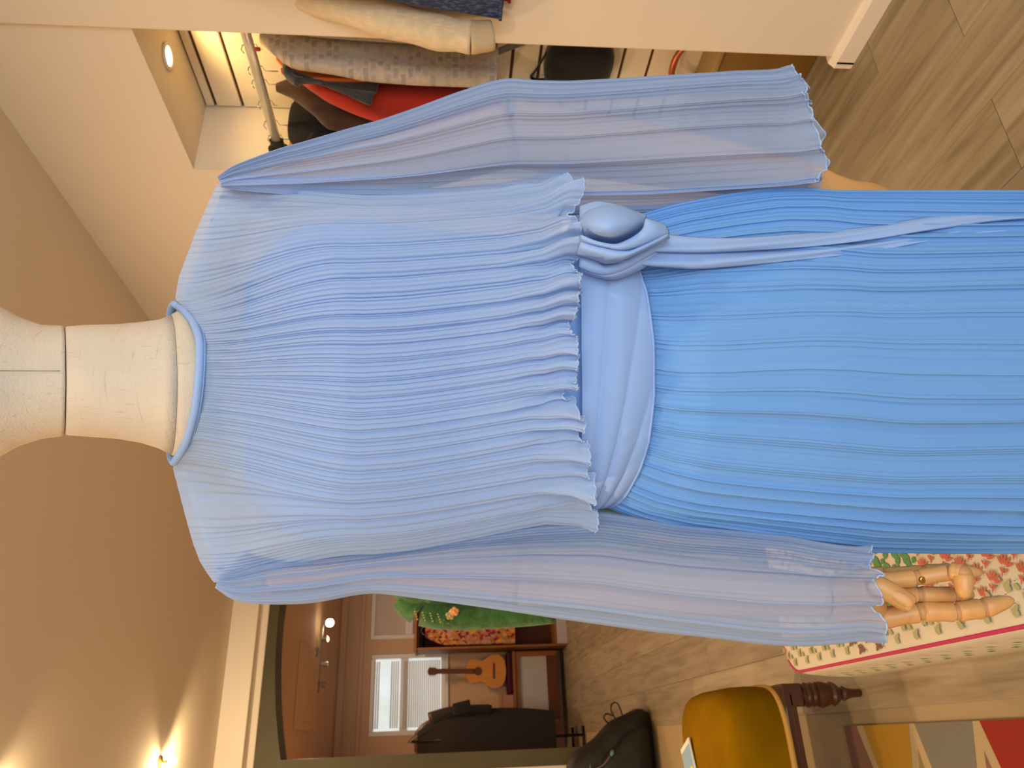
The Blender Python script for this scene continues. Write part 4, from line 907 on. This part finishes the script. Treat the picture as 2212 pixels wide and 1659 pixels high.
# --- overlay bodice, front panel
NU, NV = 1300, 110
s = np.linspace(0, 1, NU); tt = np.linspace(0, 1, NV)[:, None]
top = np.array([(0, 400, 462, .02), (.03, 420, 448, .022), (.06, 445, 432, .024), (.09, 485, 417, .024), (.12, 530, 404, .022), (.15, 595, 387, .018), (.172, 652, 372, .010), (.19, 668, 386, -.020), (.25, 712, 412, -.052), (.33, 761, 424, -.068), (.42, 816, 432, -.076), (.5, 849, 434, -.078), (.58, 890, 435, -.076), (.66, 931, 433, -.066), (.74, 970, 418, -.045), (.80, 997, 396, -.015), (.828, 1012, 378, .010), (.86, 1060, 386, .018), (.9, 1110, 405, .024), (.94, 1166, 426, .024), (.97, 1221, 450, .022), (1, 1262, 470, .02)])
Tu, Tv, Ty = [smooth1(np.interp(s, top[:, 0], top[:, k]), 25) for k in (1, 2, 3)]
hemt = np.array([(494, 1270), (505, 1284), (519, 1290), (540, 1286), (559, 1287), (600, 1284), (634, 1277), (680, 1270), (709, 1262), (745, 1262), (764, 1250), (790, 1236), (834, 1254), (880, 1246), (919, 1243), (949, 1243), (979, 1244), (1030, 1250), (1089, 1253), (1130, 1250), (1160, 1255), (1209, 1236), (1235, 1258), (1262, 1252), (1291, 1224)])
uL = lambda v: np.interp(v, [462, 480, 523, 567, 609, 700, 800, 879, 950, 1021, 1085, 1148, 1211, 1252, 1275], [398, 408, 428, 443, 450, 452, 449, 457, 470, 485, 500, 514, 513, 504, 494])
uR = lambda v: np.interp(v, [470, 549, 650, 802, 900, 1000, 1100, 1180, 1225], [1258, 1254, 1248, 1239, 1241, 1247, 1254, 1268, 1291])
vv = 466+(1250-466)*tt
ub = uL(vv)+(uR(vv)-uL(vv))*s[None, :]
Hv = smooth1(np.interp(494+(1291-494)*s, hemt[:, 0], hemt[:, 1]), 21)
V_ = Tv[None, :]+(Hv-Tv)[None, :]*tt
e1 = sstep(0, 0.42, tt); e2 = sstep(0.0, 0.26, tt)
U_ = (1-e1)*Tu[None, :]+e1*ub
prof = (1-np.abs(2*s-1)**2.4)**0.62
Bd = np.interp(tt, [0, .10, .25, .38, .5, .7, .9, 1.0], [.07, .095, .114, .128, .126, .118, .122, .128])
ye = np.interp(tt, [0, .3, 1], [.02, .005, -.012])
Y_ = (1-e2)*Ty[None, :]+e2*(ye-Bd*prof[None, :])
P = survey(U_, V_, Y_)
tips = [494, 519, 559, 600, 634, 672, 709, 738, 764, 790, 834, 868, 905, 949, 979, 1012, 1048, 1089, 1128, 1160, 1209, 1250, 1291]
ed = (np.array(tips)-494)/(1291-494)
wob = 0.0022*np.sin(3.3*tt+9*s[None, :]*PI)+0.0014*np.sin(6*tt+17*s[None, :])
ph1 = phases(ed, s[None, :]+wob*(1-sstep(.75, 1, tt)))
a1, n1, d1 = pleat(ph1, 0.9)
wloc = 0.018
amp = np.interp(tt, [0, .06, .2, .5, .8, .93, 1], [0.0, .0014, .0018, .0019, .0025, .0060, .0110]); A_r = 0.3+1.3*np.random.default_rng(3).random(30)
Ar = np.interp(ph1, np.arange(30)+.5, A_r)
fin = phases(rnd_edges(104, .35, 5), s[None, :]+0.5*wob); a2, n2, d2 = pleat(fin, 0.6)
famp = np.interp(tt, [0, .05, .3, .9, 1], [.0003, .0009, .0011, .0009, .0003])
du = a1*wloc*0.16*np.interp(tt, [0, .1, .5, .9, 1], [0, .4, .55, .8, 1.3])*Ar**.5+a2*0.0045/6.28*0.95
dn = n1*amp*Ar+n2*famp
lett = np.sin(2*PI*s*150)+0.6*np.sin(2*PI*s*97+1)
dn = dn+(0.0012*lett)[None, :]*sstep(.965, 1, tt)
tip3 = np.array([494, 559, 634, 709, 790, 834, 949, 1089, 1209, 1291]); f3 = phases((tip3-494)/797, s); g3 = np.abs(f3-np.round(f3)); wid = np.interp(s, (tip3-494)/797, np.concatenate([[65], np.diff(tip3)]))
near = np.exp(-(g3*wid/16.0)**2)*np.interp(np.round(f3), range(10), [.6, .9, .5, .9, 1.1, .6, .8, 1, 1.2, 1.1]); side = np.where(f3 > np.round(f3), 1.0, -1.0)
fl = sstep(.80, 1, tt)**1.6
dn = dn+fl*(0.022*near-0.005)[None, :]
du = du+fl*(0.004*near)[None, :]
P = displace(P, False, du, dn)
P[..., 2] += sstep(.9, 1, tt)*(0.011*near-0.002)[None, :]
P[..., 2] += (0.0009*np.sin(2*PI*s*123))[None, :]*sstep(.97, 1, tt)
dens = 0.30+0.5*d1**2*1.0+0.35*(d2**3)
fade = np.interp(tt, [0, .75, 1], [0.35, 0.2, -.28])
ob = grid('overlay_front', P, C_over, dress, density=dens+fade)
def hemtube(name, row, r, parent, step=2, closed=False):
    q = row[::step]; bm = B(); pts = [Vector(p.tolist()) for p in q]
    tube(bm, pts, [r*(1+0.15*math.sin(i*1.1)) for i in range(len(pts))], 6); return obj(name, bm, C_hem, parent, True)
hemtube('overlay_hem', P[-1], 0.0010, dress, 1)
# back panel (simple mirror of the front, fuller folds)
NU2 = 420; s2 = np.linspace(0, 1, NU2); t2 = np.linspace(0, 1, 60)[:, None]
vv2 = 466+(1250-466)*t2
bt = np.array([(0, 400, 462, .02), (.09, 485, 417, .03), (.172, 652, 372, .02), (.25, 700, 366, .055), (.5, 830, 364, .075), (.75, 965, 366, .055), (.828, 1012, 376, .02), (.9, 1110, 405, .03), (1, 1262, 470, .02)])
Bu, Bv, By = [smooth1(np.interp(s2, bt[:, 0], bt[:, k]), 9) for k in (1, 2, 3)]
f1 = sstep(0, .42, t2)
Ub = (1-f1)*Bu+f1*(uL(vv2)+(uR(vv2)-uL(vv2))*s2); Vb = Bv+(np.interp(s2, [0, 1], [1268, 1226])-Bv)*t2
Yb = (1-sstep(0, .3, t2))*By+sstep(0, .3, t2)*(np.interp(t2, [0, .3, 1], [.02, .005, -.012])+0.115*(1-np.abs(2*s2-1)**2.4)**.62)
Pb = survey(Ub, Vb, 0*Yb); Pb[..., 1] = Yb
a_, n_, d_b = pleat(phases(rnd_edges(30, .4, 9), s2[None, :]+0*t2)); Pb = displace(Pb, False, a_*0.003, -n_*0.004)
grid('overlay_back', Pb, C_over, dress, density=0.5+0.4*d_b)
# collar binding all round the neck
cpts = [(996, 386, .010), (985, 400, -.020), (958, 420, -.048), (925, 431, -.070), (890, 432, -.078), (849, 430, -.081), (805, 426, -.078), (762, 419, -.070), (715, 406, -.053), (690, 395, -.036), (668, 381, -.012), (662, 373, .012), (690, 366, .045), (760, 362, .072), (830, 360, .080), (900, 362, .072), (970, 366, .045), (1000, 374, .022)]
cp_ = spline([sv(*c) for c in cpts]+[sv(*cpts[0])], 150)
bm = B(); tube(bm, cp_, 0.0042, 10, 1.0); obj('collar_binding', bm, C_sash, dress, True)
bm = B(); tube(bm, [p+Vector((0, 0.0006, -0.0045)) for p in cp_], 0.0012, 6); obj('collar_stitching', bm, C_line, dress, True)

# --- sleeves
def sleeve(edges_in, edges_out, hem, yc, hd, seed, nbig, hemspan, bigamp, lean, spiral):
    """edges: (v,u) lists for inner and outer outlines; hem: (u,v) list; yc, hd: lists over t"""
    nu, nv = 900, 120; th = np.linspace(0, 2*PI, nu, endpoint=False); T = np.linspace(0, 1, nv)[:, None]
    ui_v, ui = np.array(edges_in).T; uo_v, uo = np.array(edges_out).T
    hu, hv = np.array(sorted(hem)).T
    v0 = edges_in[0][0]; v1i, v1o = edges_in[-1][0], edges_out[-1][0]
    vi = v0+(v1i-v0)*T; vo = edges_out[0][0]+(v1o-edges_out[0][0])*T
    I = np.interp(vi, ui_v, ui); O = np.interp(vo, uo_v, uo)
    I = smooth1(I[:, 0], 5)[:, None]; O = smooth1(O[:, 0], 5)[:, None]
    c = np.cos(th)[None, :]; sn = np.sin(th)[None, :]
    cc = np.sign(c)*np.abs(c)**0.85
    k = (cc+1)/2                       # 0 inner .. 1 outer
    U = I+(O-I)*k; V = vi+(vo-vi)*k
    hemv = np.interp(U[-1], hu, hv); V = V+(hemv-V[-1])[None, :]*sstep(.80, 1, T)
    ycx = np.interp(T, np.linspace(0, 1, len(yc)), yc); hdx = np.interp(T, np.linspace(0, 1, len(hd)), hd)
    Yd = ycx-hdx*sn
    P = survey(U, V, Yd*1.0)
    q = th[None, :]/(2*PI)+spiral*(T-0.5)+0.006*np.sin(7*T+12*th[None, :]/6.28)
    eb = rnd_edges(nbig, .5, seed); ph = phases(eb, np.mod(q, 1.0)); a1, n1, d1 = pleat(ph, lean)
    _ar = 0.4+1.1*np.random.default_rng(seed).random(nbig); Ar = np.interp(ph, np.arange(-1, nbig+1)+.5, np.concatenate([_ar[-1:], _ar, _ar[:1]]))
    ef = rnd_edges(96, .35, seed+1); pf = phases(ef, np.mod(q, 1.0)); a2, n2, d2 = pleat(pf, .6)
    amp = np.interp(T, [0, .03, .12, .5, .85, 1], [.0015, .003, .0042, .0050, .0050, .0062])*bigamp
    circ = np.linalg.norm(np.diff(P[nv//2], axis=0), axis=1).sum()
    du = a1*(circ/nbig)*0.145*np.interp(T, [0, .1, .6, 1], [.6, .9, 1.0, 1.25])*Ar**.4+a2*(circ/96)/6.28*0.9
    dn = n1*amp*Ar+n2*np.interp(T, [0, .1, .9, 1], [.0006, .0009, .0008, .0004])
    lt = np.sin(th*75)+.6*np.sin(th*51+1); dn = dn+(0.0012*lt)[None, :]*sstep(.965, 1, T)
    P = displace(P, True, du, -dn if hemspan < 0 else dn)
    P[..., 2] += (0.004*n1[-1]*Ar[-1])[None, :]*sstep(.85, 1, T)
    D = 0.12+0.75*d1**2.2+0.30*d2**3+np.interp(T, [0, .06, .2], [.5, .25, 0])
    o = grid('sleeve', P, C_sleeve, dress, closed=True, density=D)
    hemtube('sleeve_hem', np.concatenate([P[-1], P[-1][:1]]), 0.0010, dress)
    return P
RS_in = [(478, 1258), (549, 1250), (650, 1240), (802, 1228), (950, 1215), (1100, 1205), (1250, 1200), (1400, 1203), (1550, 1214), (1700, 1226), (1762, 1234)]
RS_out = [(472, 1268), (484, 1284), (524, 1300), (599, 1326), (658, 1342), (758, 1372), (822, 1389), (900, 1416), (987, 1449), (1062, 1474), (1099, 1481), (1149, 1476), (1223, 1474), (1348, 1480), (1450, 1486), (1584, 1493), (1679, 1494), (1722, 1503)]
RH = [(1503, 1718), (1480, 1738), (1454, 1735), (1424, 1752), (1389, 1756), (1369, 1768), (1344, 1774), (1309, 1782), (1297, 1784), (1284, 1772), (1239, 1765)]
sleeve(RS_in, RS_out, RH, [0.01, 0.02, 0.025, 0.02, 0.005], [0.028, 0.050, 0.062, 0.066, 0.068], 21, 15, 1, 1.0, 0.9, 0.03)
LS_in = [(474, 410), (523, 428), (567, 443), (609, 452), (800, 470), (1000, 515), (1150, 540), (1291, 551), (1400, 534), (1463, 522), (1600, 508), (1701, 497), (1763, 483), (1824, 473), (1880, 469)]
LS_out = [(466, 398), (476, 384), (490, 375), (508, 366), (538, 361), (597, 360), (671, 363), (721, 372), (775, 383), (815, 385), (850, 381), (1000, 359), (1200, 329), (1400, 301), (1560, 284), (1640, 273), (1717, 268), (1793, 272), (1855, 281), (1902, 277)]
LH = [(469, 1876), (429, 1880), (420, 1896), (395, 1886), (356, 1896), (337, 1894), (322, 1908), (307, 1902), (291, 1910), (276, 1902)]
sleeve(LS_in, LS_out, LH, [0.01, 0.02, 0.01, -0.03, -0.07], [0.028, 0.050, 0.058, 0.058, 0.054], 33, 15, 1, 0.9, 0.9, -0.03)

# --- skirt
nu, nv = 1900, 90; th = np.linspace(0, 2*PI, nu, endpoint=False); T = np.linspace(0, 1, nv)[:, None]
SR = [(1320, 1180), (1360, 1186), (1396, 1195), (1446, 1207), (1550, 1225), (1628, 1236), (1712, 1237), (1767, 1232), (1914, 1232), (2212, 1232), (2600, 1240), (3000, 1255)]
SL = [(1312, 572), (1330, 563), (1351, 554), (1388, 540), (1463, 521), (1600, 499), (1700, 486), (1825, 473), (2000, 471), (2212, 471), (2600, 462), (3000, 450)]
vt = lambda u: np.interp(u, [570, 599, 659, 719, 809, 909, 1009, 1064, 1130, 1185], [1306, 1318, 1336, 1346, 1352, 1350, 1341, 1328, 1326, 1330])
c = np.cos(th)[None, :]; sn = np.sin(th)[None, :]; cc = np.sign(c)*np.abs(c)**.92
vb = 1318+(2960-1318)*T**1.25
Lx = np.interp(vb, *np.array(SL).T); Rx = np.interp(vb, *np.array(SR).T)
U = (Lx+Rx)/2+(Rx-Lx)/2*cc
V = vb+(vt(U)-1318)*(1-sstep(0, .25, T))*np.where(sn > 0, 1, 0.3)
hdx = np.interp(T, [0, .03, .12, .3, 1], [.086, .095, .118, .130, .140]); ycx = np.interp(T, [0, .3, 1], [0.0, 0.0, 0.0])
P = survey(U, V, 0*U); P[..., 1] = ycx-hdx*np.sign(sn)*np.abs(sn)**.92*np.where(sn < 0, .72, 1.0)
# widen for the nearer front so that the outline stays at the sides
q = th[None, :]/(2*PI)+0.0025*np.sin(6*T+15*th[None, :]/6.28)+0.0015*np.sin(13*T+40*th[None, :]/6.28)
ph = phases(rnd_edges(52, .62, 41), np.mod(q, 1)); a1, n1, d1 = pleat(ph, .9); _ar = 0.25+1.25*np.random.default_rng(8).random(52); Ar = np.interp(ph, np.arange(-1, 53)+.5, np.concatenate([_ar[-1:], _ar, _ar[:1]]))
pf = phases(rnd_edges(230, .3, 42), np.mod(q, 1)); a2, n2, d2 = pleat(pf, .5)
circ = 0.9
du = a1*(circ/52)*0.135*Ar**.5*np.interp(T, [0, .1, 1], [.8, 1, 1.1])+a2*(circ/230)/6.28*.8
dn = n1*np.interp(T, [0, .04, .2, 1], [.0012, .0022, .0032, .0042])*Ar+n2*.00055
P = displace(P, True, du, dn)
grid('skirt', P, C_skirt, dress, closed=True, density=0.3+.5*d1+.3*d2**2)

# --- sash round the waist
nu, nv = 420, 60; th = np.linspace(0, 2*PI, nu, endpoint=False); W = np.linspace(0, 1, nv)[:, None]
c = np.cos(th)[None, :]; sn = np.sin(th)[None, :]
U = 875+306*np.sign(c)*np.abs(c)**.9+0*W
low = np.interp(U, [569, 580, 599, 659, 719, 809, 909, 1009, 1064, 1130, 1181], [1305, 1315, 1326, 1345, 1356, 1362, 1360, 1350, 1336, 1334, 1338]); upv = np.interp(U, [569, 700, 900, 1181], [1232, 1226, 1222, 1226])
V = np.where(sn >= 0, upv+(low-upv)*W, 1235+(1318-1235)*W)
k = (881+300-U)/612
crease = np.sort(np.array([0.0, .30, .44, .62, .80]))
ns = 1.2+3.2*np.clip(k, 0, 1)
fr_ = np.mod(W*ns*0.9+0.15+0.25*k, 1.0)
bul = 0.0045*(np.abs(np.sin(PI*fr_))**0.6)*np.interp(W, [0, .55, .75, 1], [1, 1, .6, .35])+0.002*np.sin(PI*W)
P = survey(U, V, 0*U); rr_y = 0.098+bul+0.006*W*(1-W)*4
P[..., 1] = 0.0-(rr_y)*np.sign(sn)*np.abs(sn)**.9; P[..., 0] += bul*c
P = P; grid('sash', P, C_sash, dress, closed=True, density=np.ones(P.shape[:2]))
bm = B(); tube(bm, [Vector(p.tolist())+Vector((0, -.0006, 0)) for p in np.concatenate([P[-1], P[-1][:1]])[::3]], 0.0016, 6); obj('sash_edge', bm, C_sash, dress, True)

# --- rosette knot: a rolled puff wrapped in crescent folds, and two tails
def zc(x, y): return (1659-(350+y/4.424), 1050+x/4.424)
def patch(name, A, Bc, y0, h, n=48, m_=18, yend=None):
    A = spline([(zc(*p)[0], zc(*p)[1], 0) for p in A], n); Bq = spline([(zc(*p)[0], zc(*p)[1], 0) for p in Bc], n)
    P = np.zeros((n, m_, 3))
    for i in range(n):
        for j in range(m_):
            w_ = j/(m_-1); u = A[i].x+(Bq[i].x-A[i].x)*w_; v = A[i].y+(Bq[i].y-A[i].y)*w_
            e = abs(math.sin(PI*i/(n-1)))**.35
            y = y0[0]+(y0[1]-y0[0])*w_-h*(abs(math.sin(PI*w_))**.75)*(.35+.65*e)+0.012*(1-e)
            P[i, j] = survey(u, v, y)
    o = grid(name, P, C_sash, rosette, density=np.ones((n, m_))); md = o.modifiers.new('s', 'SOLIDIFY'); md.thickness = 0.0012; md.offset = 1; return o
bm = B(); rosette = None
pc = sv(1148, 1318, -0.125)
rows = []
ring_o = spline([zc(*p)+(0,) for p in [(880, 600), (905, 520), (980, 455), (1090, 415), (1220, 408), (1340, 435), (1440, 478), (1510, 530), (1528, 590), (1492, 660), (1420, 720), (1320, 770), (1220, 795), (1110, 785), (1000, 750), (920, 690), (880, 600)]], 49)[:-1]
cxu, cyv = zc(1190, 610)
for k_ in (1.0, 0.99, 0.97, 0.93, 0.87, 0.79, 0.69, 0.57, 0.43, 0.28, 0.12, 0.02):
    rows.append([sv(cxu+(p.x-cxu)*k_, cyv+(p.y-cyv)*k_, -0.095-0.070*math.sqrt(1-k_*k_)) for p in ring_o])
bm = B(); loft(bm, rows, cap0=True); rosette = obj('rosette', bm, C_sash, dress, True)
patch('rosette_fold', [(900, 430), (1000, 395), (1100, 385), (1300, 428), (1430, 480), (1525, 515)], [(900, 560), (1000, 500), (1120, 480), (1270, 482), (1400, 500), (1510, 545)], (-0.092, -0.112), 0.004)
patch('rosette_fold', [(905, 700), (1000, 745), (1100, 775), (1230, 792), (1330, 760), (1430, 705), (1500, 640), (1525, 545)], [(905, 775), (1030, 800), (1170, 828), (1320, 855), (1480, 825), (1640, 755), (1740, 690), (1700, 600)], (-0.150, -0.135), 0.010)
patch('rosette_fold', [(905, 765), (1020, 795), (1150, 820), (1280, 845), (1380, 850), (1500, 805), (1620, 750), (1735, 692)], [(875, 885), (970, 908), (1060, 938), (1140, 964), (1260, 948), (1400, 890), (1570, 805), (1750, 722)], (-0.146, -0.128), 0.013)
patch('rosette_fold', [(900, 880), (1050, 925), (1110, 985), (1250, 960), (1420, 880), (1740, 740)], [(890, 1000), (1050, 1060), (1180, 1070), (1350, 1012), (1500, 922), (1660, 828)], (-0.118, -0.120), 0.006)
patch('rosette_fold', [(890, 985), (1050, 1050), (1180, 1060), (1350, 1000), (1500, 912), (1655, 826)], [(905, 1040), (1080, 1098), (1240, 1112), (1400, 1055), (1550, 975), (1672, 860)], (-0.118, -0.108), 0.006)
def tail(pts, y0):
    n = 60; A = spline([(a, v, 0) for v, a, b in pts], n); Bq = spline([(b, v, 0) for v, a, b in pts], n); P = np.zeros((n, 14, 3))
    for i in range(n):
        for j in range(14):
            w_ = j/13; u = A[i].x+(Bq[i].x-A[i].x)*w_; v = A[i].y
            x = survey(u, v, 0)[0]; rel = min(.98, abs((u-852)/380)); ysk = -0.132*math.sqrt(max(0.02, 1-rel**2))-0.004
            P[i, j] = survey(u, v, max(-0.14, ysk)+y0-0.007*abs(math.sin(PI*w_))**.7-0.002*math.sin(w_*9+i*.15))
    o = grid('sash_tail', P, C_sash, dress, density=np.ones((n, 14))); md = o.modifiers.new('s', 'SOLIDIFY'); md.thickness = 0.0012
tail([(1380, 1160, 1115), (1500, 1148, 1112), (1600, 1146, 1116), (1760, 1158, 1127), (1890, 1172, 1142), (2034, 1194, 1164), (2212, 1202, 1184), (2500, 1205, 1188)], -0.016)
tail([(1380, 1135, 1085), (1500, 1120, 1078), (1600, 1118, 1085), (1760, 1128, 1100), (1890, 1140, 1116), (2034, 1158, 1140), (2212, 1180, 1158), (2500, 1188, 1160)], -0.006)
